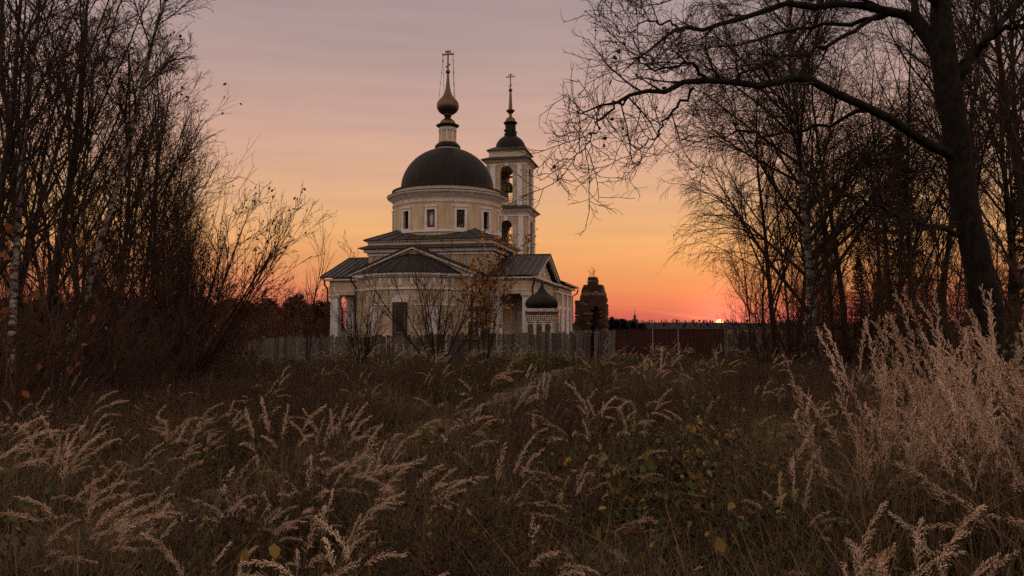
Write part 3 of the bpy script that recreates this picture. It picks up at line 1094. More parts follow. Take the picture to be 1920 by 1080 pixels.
part(MB().lathe([(0.56, 20.0), (0.60, 20.06), (0.60, 20.34), (0.52, 20.40), (0.50, 21.15), (0.60, 21.25), (0.68, 21.36), (0.68, 21.40), (0.50, 21.44)], 24, 0, TY), 'tower_lantern', 'dome', smooth_=True)
for k in range(4):
    a = k * PI / 2 + PI / 4
    part(sphere(MB(), 0.12, 0.62 * math.cos(a), TY + 0.62 * math.sin(a), 20.55, 12), 'knob', 'dome', smooth_=True)
part(MB().lathe([(0.52, 21.42), (0.50, 21.55), (0.40, 21.78), (0.24, 21.92), (0.14, 21.96), (0.14, 22.26), (0.22, 22.30), (0.40, 22.52), (0.42, 22.60), (0.24, 22.62), (0.16, 22.66)], 24, 0, TY), 'tower_cupola', 'gold', smooth_=True)
part(MB().lathe([(0.20, 22.64), (0.10, 24.4)], 8, 0, TY), 'spire', 'gold')
part(sphere(MB(), 0.19, 0, TY, 24.56), 'orb', 'gold', smooth_=True)
part(orthodox_cross(24.7, 26.15, 0.80, 0, TY, 0.085), 'cross', 'gold')

# the bell, hung in the belfry


def church_pt(x, y, z):
    c, s_ = math.cos(TH), math.sin(TH)
    return (-4.49 + x * c + y * s_, 55 - x * s_ + y * c, z)


bell = thing('bell', 'dark bronze bell hanging in the upper arch of the bell tower', 'bell', church_pt(0, TY - 0.6, 14.6), -TH)
part(MB().lathe([(0.50, 0.0), (0.52, 0.04), (0.44, 0.22), (0.34, 0.5), (0.27, 0.74), (0.20, 0.86), (0.05, 0.9)], 32), 'bell_body', 'bronze', bell, True)
part(MB().tube([(0, 0, 0.88), (0, 0, 1.45)], 0.05, 8), 'hanger', 'iron', bell)
part(MB().tube([(0, 0, 0.7), (0, 0, -0.08)], 0.03, 8), 'clapper', 'iron', bell)
part(MB().box(-1.5, 1.5, TY - 0.68, TY - 0.52, 15.95, 16.12), 'bell_beam', 'brown_wood')

# ================================================================== gate pier with a little onion dome
M['old_brick'] = block_mat('whitewashed_brick', (0.36, 0.32, 0.29), (0.24, 0.16, 0.12), (0.30, 0.27, 0.25), 0.26, 0.08, 0.008)
M['lime'] = mat('flaking_limewash', (0.30, 0.22, 0.18), 0.95, 0.0, 7.0, 0.5, 40, spec=0.1, col2=(0.70, 0.66, 0.64))
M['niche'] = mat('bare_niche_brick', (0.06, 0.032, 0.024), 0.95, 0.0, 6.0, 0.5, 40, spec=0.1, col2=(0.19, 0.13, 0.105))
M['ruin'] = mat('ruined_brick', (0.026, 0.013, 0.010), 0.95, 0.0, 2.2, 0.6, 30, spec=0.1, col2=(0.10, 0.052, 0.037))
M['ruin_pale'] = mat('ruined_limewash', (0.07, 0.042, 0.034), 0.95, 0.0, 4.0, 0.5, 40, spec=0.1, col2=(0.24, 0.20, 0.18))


def at(px, Y, z=0.0):
    return ((px - 960.0) / F * Y, Y, z)


kx, ky, _ = at(1016, 44.0)
pier = thing('gate_pier', 'whitewashed brick gate pier with blind arches and a dark onion dome', 'gate pier', (kx, ky, 0), -0.22)
hw = 0.78
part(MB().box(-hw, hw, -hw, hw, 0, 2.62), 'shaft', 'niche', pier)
for z0, z1, h in ((2.62, 2.70, 0.84), (2.70, 2.80, 0.80), (2.36, 2.42, 0.82), (2.05, 2.12, 0.82), (0.0, 0.5, 0.86)):
    part(MB().box(-h, h, -h, h, z0 + 0.001, z1), 'moulding', 'lime', pier)
for i in range(13):
    x = -0.72 + i * 0.12
    part(MB().box(x - 0.035, x + 0.035, -0.83, -0.78, 2.14, 2.34), 'dentil', 'lime', pier)
    part(MB().box(0.78, 0.83, x - 0.035, x + 0.035, 2.14, 2.34), 'dentil', 'lime', pier)
for sx in (-0.70, -0.24, 0.24, 0.70):
    part(MB().box(sx - 0.08, sx + 0.08, -0.84, -0.78, 0.5, 2.05), 'pilaster', 'lime', pier)
    part(MB().box(0.78, 0.84, sx - 0.08, sx + 0.08, 0.5, 2.05), 'pilaster', 'lime', pier)
for cx_ in (-0.47, 0.0, 0.47):
    mb = MB()
    for j in range(8):
        b0_, b1_ = PI * j / 8, PI * (j + 1) / 8
        mb.bar((cx_ - 0.17 * math.cos(b0_), -0.80, 1.82 + 0.17 * math.sin(b0_)), (cx_ - 0.17 * math.cos(b1_), -0.80, 1.82 + 0.17 * math.sin(b1_)), 0.05, 0.06)
    part(mb, 'arch', 'lime', pier)
    part(MB().box(cx_ - 0.10, cx_ + 0.10, -0.80, -0.779, 1.3, 1.42), 'moulding', 'lime', pier)
part(MB().lathe([(0.74, 2.80), (0.84, 2.84), (0.92, 2.98), (0.92, 3.12), (0.85, 3.28), (0.68, 3.44), (0.44, 3.60), (0.26, 3.74), (0.16, 3.90), (0.09, 4.06), (0.05, 4.18)], 40), 'onion_dome', 'dome', pier, True)
part(sphere(MB(), 0.06, 0, 0, 4.20, 10), 'finial', 'dome', pier, True)

# ================================================================== ruined gateway stump
rng = random.Random(3)
rx, ry, _ = at(1111, 43.6)
ruin = thing('ruined_gateway', 'crumbling dark red brick gateway stump with a broken arch beside the gate', 'ruin', (rx, ry, 0), -0.25)
prof = [(0.0, -0.90, 0.88), (1.0, -0.88, 0.84), (1.5, -0.84, 0.80), (3.2, -0.84, 0.76), (3.22, -0.62, 0.74), (3.6, -0.54, 0.68), (4.06, -0.40, 0.54), (4.08, -0.18, 0.26), (4.46, -0.16, 0.24)]
ph = [p[0] for p in prof]
bodym, palem = MB(), MB()
zc = 0.0
while zc < 4.42:
    hgt = 0.085
    l, r = np.interp(zc, ph, [p[1] for p in prof]), np.interp(zc, ph, [p[2] for p in prof])
    depth = 0.75 if zc < 3.0 else 0.75 - 0.22 * (zc - 3.0)
    x = l + rng.uniform(-0.025, 0.025)
    while x < r - 0.05:
        w = rng.uniform(0.16, 0.30)
        x2 = min(x + w, r + rng.uniform(-0.025, 0.025))
        # the broken arch: a recess in the right half
        arch = (0.06 < (x + x2) / 2 < 0.52) and zc < 2.9 - 2.2 * ((x + x2) / 2 - 0.29) ** 2 * 4
        f = -depth + rng.uniform(-0.018, 0.018) + (0.42 if arch else 0)
        if rng.random() > 0.012:
            pale = (1.2 < zc < 1.6 and rng.random() < 0.75) or (3.45 < zc < 3.6) or rng.random() < 0.10
            (palem if pale else bodym).box(x, x2 - 0.008, f, depth + rng.uniform(-0.05, 0.05), zc, zc + hgt - 0.008)
        x = x2
    zc += hgt
bodym.box(-0.6, 0.6, -0.3, 0.6, 0, 3.0)
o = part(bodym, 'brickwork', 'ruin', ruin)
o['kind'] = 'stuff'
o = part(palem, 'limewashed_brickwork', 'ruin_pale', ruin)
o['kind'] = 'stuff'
mb = MB()
for _ in range(26):
    x, y = rng.uniform(-0.3, 0.4), rng.uniform(-0.3, 0.3)
    z = 4.1 + (0.5 if -0.15 < x < 0.2 else 0)
    hh = rng.uniform(0.15, 0.5)
    mb.tube([(x, y, z - 0.1), (x + rng.uniform(-0.06, 0.06), y, z + hh * 0.6), (x + rng.uniform(-0.14, 0.14), y, z + hh)], 0.006, 3)
M['weed'] = mat('dry_weed', (0.075, 0.042, 0.026), 0.95, 0.3, 8, spec=0.1, inst=0.3)
part(mb, 'weeds', 'weed', ruin)

# ================================================================== board fence
rng = random.Random(11)


def board_mesh(h, w):
    mb_ = MB()
    t = 0.022
    tops = [(-w / 2, h - rng.uniform(0, 0.03)), (-w * 0.1, h), (w / 2, h - rng.uniform(0, 0.04))]
    poly = [(-w / 2, 0, 0), (w / 2, 0, 0)] + [(x, 0, z) for x, z in reversed(tops)]
    mb_.prism(poly, (0, t, 0))
    me_ = bpy.data.meshes.new('board')
    me_.from_pydata(mb_.v, [], mb_.f)
    me_.materials.append(M['board'])
    return me_


def fence_run(label, p0, p1, h0, h1, gaps=(), lean=0.02):
    p0, p1 = Vector((*p0[:2], 0)), Vector((*p1[:2], 0))
    L = (p1 - p0).length
    ang = math.atan2(p1.y - p0.y, p1.x - p0.x)
    f = thing('board_fence', label, 'fence', tuple(p0), ang)
    meshes = [board_mesh(1.0, w) for w in (0.15, 0.17, 0.19, 0.21, 0.16, 0.18)]
    x = 0.0
    while x < L:
        me_ = rng.choice(meshes)
        w = max(v.co.x for v in me_.vertices) * 2
        if not any(a < x + w / 2 < b for a, b in gaps):
            b = bpy.data.objects.new('board', me_)
            C.objects.link(b)
            b.parent = f
            hh = h0 + (h1 - h0) * x / L + rng.gauss(0, 0.045)
            b.location = (x + w / 2, rng.uniform(-0.008, 0.008) - 0.03, -0.05)
            b.scale = (1, 1, hh + 0.05)
            b.rotation_euler = (rng.gauss(0, 0.01), rng.gauss(0, lean), 0)
        x += w + rng.choice((0.004, 0.006, 0.01, 0.02))
    for zf in (0.25, 0.75):
        part(MB().bar((0, 0.045, h0 * zf), (L, 0.045, h1 * zf), 0.05, 0.09), 'rail', 'board', f)
    n_ = int(L / 2.6) + 1
    for i in range(n_ + 1):
        x = L * i / n_
        part(MB().box(x - 0.06, x + 0.06, 0.072, 0.19, -0.1, h0 + (h1 - h0) * i / n_ - 0.05), 'post', 'board', f)
    return f


fence_run('long weathered grey board fence in front of the church', at(478, 37.6), at(1101, 41.8), 1.27, 1.50)
fence_run('short weathered board fence between the ruined stump and the red gate', at(1127, 42.0), at(1152, 42.3), 1.60, 1.66)
b = bpy.data.objects.new('loose_board', board_mesh(1.6, 0.19))
C.objects.link(b)
b.location = at(1116, 41.9)
b.rotation_euler = (0.02, 0.03, 0.1)
tag(b, 'single upright weathered board left in the fence gap before the ruined stump', 'board')
fence_run('grey board fence running on beyond the red gate into the trees', at(1357, 42.6), at(1440, 41.5), 1.5, 1.45)
# red sheet-metal gate
g0, g1 = Vector(at(1153, 42.4)), Vector(at(1356, 42.6))
gate = thing('metal_gate', 'dark red sheet metal gate between the board fences', 'gate', tuple(g0), math.atan2(g1.y - g0.y, g1.x - g0.x))
GL = (g1 - g0).length
edges = [0, 0.125, 0.345, 0.58, 1.0]
for a, b_ in zip(edges[:-1], edges[1:]):
    xa, xb = a * GL + 0.02, b_ * GL - 0.03
    mb = MB()
    n_ = max(3, int((xb - xa) / 0.11))
    hgt = 1.63 if a > 0.1 else 1.60
    for i in range(n_):
        x0, x1 = xa + (xb - xa) * i / n_, xa + (xb - xa) * (i + 1) / n_
        d = 0.018 if i % 2 else 0.0
        mb.box(x0, x1, d, d + 0.004, 0.06, hgt)
    sh = part(mb, 'sheet', 'red_sheet', gate)
    part(MB().box(xa, xb, -0.02, 0.03, hgt, hgt + 0.05), 'top_rail', 'red_sheet', sh)
for i, e in enumerate(edges):
    part(MB().box(e * GL - 0.022, e * GL + 0.022, -0.02, 0.07, 0, 1.67), 'post', 'old_post' if 0 < i < 4 and i != 1 else 'iron', gate)

# dark wooden grave cross before the fence
gx_, gy_, _ = at(881, 36.5)
gc = thing('wooden_cross', 'dark weathered wooden cross standing in the weeds before the fence', 'cross', (gx_, gy_, 0), 0.1)
part(MB().box(-0.075, 0.075, -0.04, 0.04, -0.2, 2.02), 'post', 'brown_wood', gc)
part(MB().box(-0.42, -0.076, -0.035, 0.035, 1.08, 1.2).box(0.076, 0.42, -0.035, 0.035, 1.08, 1.2), 'crossbar', 'brown_wood', gc)

# far spire over the trees
fx, fy, _ = at(1190, 420)
sp = thing('distant_spire', 'tiny dark spire with a bulb rising over the distant trees', 'spire', (fx, fy, 0))
part(MB().box(-1.6, 1.6, -1.6, 1.6, 0, 6.2), 'tower_block', 'iron', sp)
part(MB().lathe([(1.6, 6.2), (0.9, 6.9), (0.35, 7.3), (0.9, 8.0), (0.3, 8.9), (0.12, 10.0), (0.08, 12.2)], 16), 'spire_bulb', 'iron', sp, True)

# ================================================================== vegetation engine
def mesh_np(name, verts, polys, mats, mat_idx=None, smooth_=False):
    """verts (V,3); polys: list of (F,k) int arrays, one per polygon size; mat_idx: list of arrays or None"""
    me_ = bpy.data.meshes.new(name)
    verts = np.asarray(verts, np.float32)
    me_.vertices.add(len(verts))
    me_.vertices.foreach_set('co', verts.ravel())
    loops = np.concatenate([p.ravel() for p in polys]).astype(np.int32)
    tot = np.concatenate([np.full(len(p), p.shape[1], np.int32) for p in polys])
    start = np.concatenate([[0], np.cumsum(tot)[:-1]]).astype(np.int32)
    me_.loops.add(len(loops))
    me_.loops.foreach_set('vertex_index', loops)
    me_.polygons.add(len(tot))
    me_.polygons.foreach_set('loop_start', start)
    me_.polygons.foreach_set('loop_total', tot)
    for m_ in mats:
        me_.materials.append(m_)
    if mat_idx is not None:
        me_.polygons.foreach_set('material_index', np.concatenate(mat_idx).astype(np.int32))
    if smooth_:
        me_.polygons.foreach_set('use_smooth', np.ones(len(tot), bool))
    me_.update(calc_edges=True)
    me_.validate()
    return me_


def unit(v):
    return v / np.maximum(np.linalg.norm(v, axis=-1, keepdims=True), 1e-9)


def tubes(pts, rad, sides):
    """pts (N,n,3), rad (N,n) -> verts, quads"""
    N, n, _ = pts.shape
    t = unit(np.gradient(pts, axis=1))
    ref = np.where(np.abs(t[:, :1, 2:3]) > 0.9, np.array([1.0, 0, 0]), np.array([0, 0, 1.0]))
    ref = np.broadcast_to(ref, t.shape)
    s = unit(np.cross(t, ref))
    u = np.cross(s, t)
    a = np.arange(sides) * 2 * np.pi / sides
    ring = s[:, :, None, :] * np.cos(a)[None, None, :, None] + u[:, :, None, :] * np.sin(a)[None, None, :, None]
    v = pts[:, :, None, :] + ring * rad[:, :, None, None]
    i = np.arange(N)[:, None, None] * (n * sides)
    j = np.arange(n - 1)[None, :, None] * sides
    k = np.arange(sides)[None, None, :]
    k2 = (k + 1) % sides
    q = np.stack([i + j + k, i + j + k2, i + j + sides + k2, i + j + sides + k], -1)
    return v.reshape(-1, 3), q.reshape(-1, 4)


def extend(rng, start, dirs, lens, r0, r1, n, wander, trop, trop_end=None):
    """grow polylines: each step the heading wanders and bends by trop (vertical)"""
    N = len(start)
    pts = np.empty((N, n, 3))
    pts[:, 0] = start
    d = unit(dirs)
    step = (lens / (n - 1))[:, None]
    for i in range(1, n):
        tr = trop if trop_end is None else trop + (trop_end - trop) * i / n
        d = unit(d + rng.normal(size=(N, 3)) * wander + np.array([0, 0, 1.0]) * tr)
        pts[:, i] = pts[:, i - 1] + d * step
    t = np.linspace(0, 1, n)[None, :]
    rad = r0[:, None] * (1 - t) + np.minimum(r1, r0)[:, None] * t
    return pts, rad


def children(rng, pts, rad, k, t0, t1, a0, a1, l0, l1, taper=0.6, rr=0.6, up=0.0, rmin=0.002, tpow=1.0):
    N, n, _ = pts.shape
    L = np.linalg.norm(np.diff(pts, axis=1), axis=-1).sum(1)
    t = t0 + (t1 - t0) * ((np.arange(k)[None, :] + rng.random((N, k))) / k) ** tpow
    f = t * (n - 1)
    i = np.minimum(f.astype(int), n - 2)
    w = (f - i)[..., None]
    ar = np.arange(N)[:, None]
    pos = pts[ar, i] * (1 - w) + pts[ar, i + 1] * w
    tan = unit(pts[ar, i + 1] - pts[ar, i])
    pr = rad[ar, i] * (1 - w[..., 0]) + rad[ar, i + 1] * w[..., 0]
    perp = unit(np.cross(tan, rng.normal(size=(N, k, 3))))
    perp[..., 2] += up
    perp = unit(perp)
    ang = np.radians(a0 + (a1 - a0) * rng.random((N, k)))[..., None]
    d = np.cos(ang) * tan + np.sin(ang) * perp
    ln = L[:, None] * (l0 + (l1 - l0) * rng.random((N, k))) * (1 - taper * t)
    r = np.maximum(pr * rr, rmin)
    return pos.reshape(-1, 3), d.reshape(-1, 3), ln.ravel(), r.ravel()


class Veg:
    """collects tubes and leaves for one part"""

    def __init__(self):
        self.v, self.q, self.mi, self.n = [], [], [], 0

    def tubes(self, pts, rad, sides, mi=0):
        v, q = tubes(pts, rad, sides)
        self.v.append(v)
        self.q.append(q + self.n)
        self.mi.append(np.full(len(q), mi))
        self.n += len(v)

    def leaves(self, rng, pos, size, mi, hang=0.6):
        """bent kite-shaped leaves at pos"""
        N = len(pos)
        d = rng.normal(size=(N, 3))
        d[:, 2] -= hang
        d = unit(d)
        s = unit(np.cross(d, rng.normal(size=(N, 3))))
        sz = (size * (0.6 + 0.8 * rng.random(N)))[:, None]
        up = np.cross(d, s)
        cu = (rng.normal(size=N) * 0.25)[:, None]
        rows = []
        for t_, w_ in ((0.0, 0.03), (0.32, 0.34), (0.68, 0.27), (1.0, 0.02)):
            c = pos + d * sz * t_ + up * sz * cu * t_ * t_
            f_ = up * sz * w_ * 0.35
            rows += [c - s * sz * w_ + f_, c + s * sz * w_ + f_]
        v = np.stack(rows, 1).reshape(-1, 3)
        b = np.arange(N)[:, None] * 8
        q = np.concatenate([b + np.array([[k, k + 1, k + 3, k + 2]]) for k in (0, 2, 4)]) + self.n
        self.v.append(v)
        self.q.append(q)
        self.mi.append(np.full(len(q), mi))
        self.n += len(v)

    def mesh(self, name, mats, smooth_=True):
        return mesh_np(name, np.concatenate(self.v), [np.concatenate(self.q)], mats, [np.concatenate(self.mi)], smooth_)


def ends(pts, rng, frac=1.0, lo=0.5):
    """random points along the outer part of polylines"""
    N, n, _ = pts.shape
    sel = rng.random(N) < frac
    p = pts[sel]
    i = rng.integers(int(n * lo), n, len(p))
    return p[np.arange(len(p)), i]


def bark(name, c1, c2, scale=8, aniso=(1, 1, 0.35), bump=0.6):
    return mat(name, c1, 0.95, 0, scale, bump, 25, spec=0.1, col2=c2, aniso=aniso)


def birch_bark():
    m = bpy.data.materials.new('birch_bark')
    m.use_nodes = True
    nt = m.node_tree
    b = nt.nodes['Principled BSDF']
    b.inputs['Roughness'].default_value = 0.85
    b.inputs['Specular IOR Level'].default_value = 0.15
    t = nt.nodes.new('ShaderNodeTexCoord')
    mp_ = nt.nodes.new('ShaderNodeMapping')
    mp_.inputs['Scale'].default_value = (2.2, 2.2, 6.5)
    nt.links.new(t.outputs['Object'], mp_.inputs[0])
    n = nt.nodes.new('ShaderNodeTexNoise')
    n.inputs['Scale'].default_value = 1.6
    n.inputs['Detail'].default_value = 8
    n.inputs['Roughness'].default_value = 0.7
    nt.links.new(mp_.outputs[0], n.inputs['Vector'])
    r = nt.nodes.new('ShaderNodeValToRGB')
    r.color_ramp.elements[0].position = 0.44
    r.color_ramp.elements[0].color = (0.022, 0.018, 0.016, 1)
    r.color_ramp.elements[1].position = 0.56
    r.color_ramp.elements[1].color = (0.30, 0.265, 0.245, 1)
    nt.links.new(n.outputs['Fac'], r.inputs[0])
    nt.links.new(r.outputs[0], b.inputs['Base Color'])
    return m


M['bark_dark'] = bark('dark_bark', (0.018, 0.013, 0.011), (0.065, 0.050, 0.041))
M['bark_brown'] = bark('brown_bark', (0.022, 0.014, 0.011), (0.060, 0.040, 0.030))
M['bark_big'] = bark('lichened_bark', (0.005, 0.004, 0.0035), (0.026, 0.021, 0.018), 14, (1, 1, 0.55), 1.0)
M['twig'] = mat('twig', (0.052, 0.034, 0.027), 0.9, 0.35, 3, spec=0.1)
M['twig_red'] = mat('reddish_twig', (0.075, 0.040, 0.029), 0.9, 0.35, 3, spec=0.1)
M['birch'] = birch_bark()
M['leaf_gold'] = mat('golden_leaf', (0.26, 0.12, 0.03), 0.7, 0.0, 40, spec=0.2, col2=(0.48, 0.25, 0.065))
M['leaf_rust'] = mat('rust_leaf', (0.10, 0.035, 0.014), 0.8, 0.0, 30, spec=0.15, col2=(0.22, 0.085, 0.03))
M['leaf_dark'] = mat('dry_leaf', (0.035, 0.018, 0.010), 0.8, 0.3, 30, spec=0.15)
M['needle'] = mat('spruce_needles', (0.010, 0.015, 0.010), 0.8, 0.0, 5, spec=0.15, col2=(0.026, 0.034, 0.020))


def tree_meshes(name, seed, H, r0, limbs=22, t_first=0.25, ang=(30, 55), llen=(0.32, 0.45), sub=(8, 6, 4), trop=0.06, wander=0.07, lean=(0, 0),
                bark_m='bark_dark', twig_m='twig', leaf=None, leaf_n=0.0, leaf_size=0.06, droop=0.0, tw=0.0046, taper=0.55, tw_wander=0.035):
    """a bare deciduous tree: trunk mesh and crown mesh (limbs, branches, twigs, last leaves)"""
    rng = np.random.default_rng(seed)
    d = np.array([[lean[0], lean[1], 1.0]])
    n = 16
    tp, tr = extend(rng, np.zeros((1, 3)) - np.array([[0, 0, 0.15]]), d, np.array([H]), np.array([r0]), np.array([0.012]), n, tw_wander, 0.02)
    tr[:, 0] *= 1.5
    tr[:, 1] *= 1.08
    V = Veg()
    V.tubes(tp, tr, 10)
    trunk = V.mesh('trunk', [M[bark_m]])
    V = Veg()
    s, dd, ln, rr = children(rng, tp, tr, limbs, t_first, 0.97, ang[0], ang[1], llen[0], llen[1], taper, 0.5)
    p1, r1 = extend(rng, s, dd, ln, np.minimum(rr, 0.42 * r0), np.full(len(s), 0.009), 10, wander, trop, trop - droop * 0.3)
    V.tubes(p1, r1, 6)
    s, dd, ln, rr = children(rng, p1, r1, sub[0], 0.15, 0.98, 22, 50, 0.34, 0.60, 0.5, 0.6, 0.1, 0.005)
    p2, r2 = extend(rng, s, dd, ln, np.minimum(rr, 0.02), np.full(len(s), tw), 7, wander * 1.3, trop * 0.6 - droop * 0.3, -droop * 0.6)
    V.tubes(p2, r2, 4, 1)
    s, dd, ln, rr = children(rng, p2, r2, sub[1], 0.12, 1.0, 22, 48, 0.42, 0.72, 0.4, 0.65, 0.0, tw)
    p3, r3 = extend(rng, s, dd, ln, np.minimum(rr, 0.008), np.full(len(s), tw * 0.8), 5, wander * 1.5, trop * 0.4 - droop * 0.8, -droop)
    V.tubes(p3, r3, 3, 1)
    last = p3
    if sub[2]:
        s, dd, ln, rr = children(rng, p3, r3, sub[2], 0.15, 1.0, 20, 55, 0.45, 0.8, 0.3, 0.7, 0.0, tw * 0.8)
        p4, r4 = extend(rng, s, dd, ln, np.minimum(rr, 0.005), np.full(len(s), tw * 0.6), 4, wander * 1.5, -droop, -droop * 1.2)
        V.tubes(p4, r4, 3, 1)
        last = p4
    mats = [M['bark_dark' if bark_m == 'birch' else bark_m], M[twig_m]]
    if leaf:
        V.leaves(rng, ends(last, rng, leaf_n), leaf_size, 2)
        mats.append(M[leaf])
    crown = V.mesh('crown', mats)
    return trunk, crown


def shrub_meshes(name, seed, stems, H, spread, r0=0.03, sub=(9, 6, 0), leaf=None, leaf_n=0.0, leaf_size=0.05, trop=0.05, bark_m='bark_brown', twig_m='twig_red', tw=0.0042, bias=(0, 0), wander=0.06, root=0.16):
    """many stems fanning out of one root: stems mesh and twigs mesh"""
    rng = np.random.default_rng(seed)
    az = rng.random(stems) * 2 * np.pi
    tilt = np.radians(spread * np.sqrt(rng.random(stems)))
    d = np.stack([np.sin(tilt) * np.cos(az) + bias[0], np.sin(tilt) * np.sin(az) + bias[1], np.cos(tilt)], -1)
    base = np.stack([np.cos(az), np.sin(az), np.zeros(stems)], -1) * (rng.random(stems) * root)[:, None] - np.array([0, 0, 0.1])
    ln = H * (0.6 + 0.4 * rng.random(stems))
    p0, q0 = extend(rng, base, d, ln, r0 * (0.6 + 0.5 * rng.random(stems)), np.full(stems, 0.004), 12, wander, trop)
    V = Veg()
    V.tubes(p0, q0, 7)
    a = V.mesh('stems', [M[bark_m]])
    V = Veg()
    s, dd, l2, rr = children(rng, p0, q0, sub[0], 0.15, 0.98, 18, 42, 0.28, 0.5, 0.5, 0.6, 0.2, 0.004)
    p1, q1 = extend(rng, s, dd, l2, np.minimum(rr, 0.016), np.full(len(s), tw), 8, wander * 1.1, trop)
    V.tubes(p1, q1, 4)
    s, dd, l2, rr = children(rng, p1, q1, sub[1], 0.12, 0.98, 20, 45, 0.3, 0.55, 0.4, 0.6, 0.1, tw)
    p2, q2 = extend(rng, s, dd, l2, np.minimum(rr, 0.007), np.full(len(s), tw * 0.75), 5, wander * 1.3, trop)
    V.tubes(p2, q2, 3)
    last = p2
    if sub[2]:
        s, dd, l2, rr = children(rng, p2, q2, sub[2], 0.15, 0.98, 20, 50, 0.35, 0.6, 0.4, 0.7, 0.0, tw * 0.75)
        p3, q3 = extend(rng, s, dd, l2, np.minimum(rr, 0.005), np.full(len(s), tw * 0.6), 4, wander * 1.3, trop * 0.5)
        V.tubes(p3, q3, 3)
        last = p3
    mats = [M[twig_m]]
    if leaf:
        V.leaves(rng, ends(last, rng, leaf_n, 0.3), leaf_size, 1)
        mats.append(M[leaf])
    return a, V.mesh('twigs', mats)


def spruce_meshes(seed, H, W):
    rng = np.random.default_rng(seed)
    tp, tr = extend(rng, np.zeros((1, 3)), np.array([[0, 0, 1.0]]), np.array([H]), np.array([0.13]), np.array([0.01]), 12, 0.01, 0.02)
    V = Veg()
    V.tubes(tp, tr, 8)
    trunk = V.mesh('trunk', [M['bark_dark']])
    zs, dirs, lens = [], [], []
    z = 0.8
    while z < H * 0.98:
        f = 1 - z / H
        k = 7
        a = rng.random() * 6.28 + np.arange(k) * 2 * np.pi / k + rng.normal(size=k) * 0.2
        for ai in a:
            zs.append((0, 0, z + rng.normal() * 0.05))
            dirs.append((np.cos(ai), np.sin(ai), 0.12 + 0.5 * (1 - f) ** 2))
            lens.append(W * (f ** 0.85) * (0.75 + 0.4 * rng.random()) + 0.08)
        z += 0.22 + 0.20 * f
    s, d, l = np.array(zs), np.array(dirs), np.array(lens)
    p1, r1 = extend(rng, s, d, l, 0.010 + l * 0.008, np.full(len(s), 0.003), 8, 0.03, -0.10, 0.10)
    V = Veg()
    V.tubes(p1, r1, 4, 0)
    s2, d2, l2, rr = children(rng, p1, r1, 16, 0.12, 1.0, 40, 65, 0.20, 0.38, 0.55, 0.6, 0.0, 0.003)
    d2[:, 2] -= 0.25
    p2, r2 = extend(rng, s2, d2, l2, np.full(len(s2), 0.004), np.full(len(s2), 0.002), 4, 0.06, -0.06)
    V.tubes(p2, r2, 3, 1)
    # needles: short flat blades round every branchlet
    for pp, k in ((p2, 16), (p1, 30)):
        s3, d3, l3, rr = children(rng, pp, np.full(pp.shape[:2], 0.002), k, 0.02, 1.0, 35, 65, 0.0, 0.0, 0.0)
        N = len(s3)
        ln = (0.035 + 0.03 * rng.random(N))[:, None] * 1.5
        sd = unit(np.cross(d3, rng.normal(size=(N, 3)))) * 0.006
        v = np.stack([s3 - sd, s3 + sd, s3 + d3 * ln + sd * 0.3, s3 + d3 * ln - sd * 0.3], 1).reshape(-1, 3)
        V.v.append(v)
        V.q.append(np.arange(N * 4).reshape(-1, 4) + V.n)
        V.mi.append(np.full(N, 1))
        V.n += len(v)
    return trunk, V.mesh('crown', [M['bark_dark'], M['needle']], False)


def plant(name, cat, label, meshes, loc, rz=0.0, scale=1.0, group=None, names=('trunk', 'crown'), tilt=(0, 0)):
    t = thing(name, label, cat, loc, rz, group)
    t.rotation_euler = (tilt[0], tilt[1], rz)
    t.scale = (scale,) * 3 if isinstance(scale, (int, float)) else scale
    for nm, me_ in zip(names, meshes):
        o = bpy.data.objects.new(nm, me_)
        C.objects.link(o)
        o.parent = t
    return t


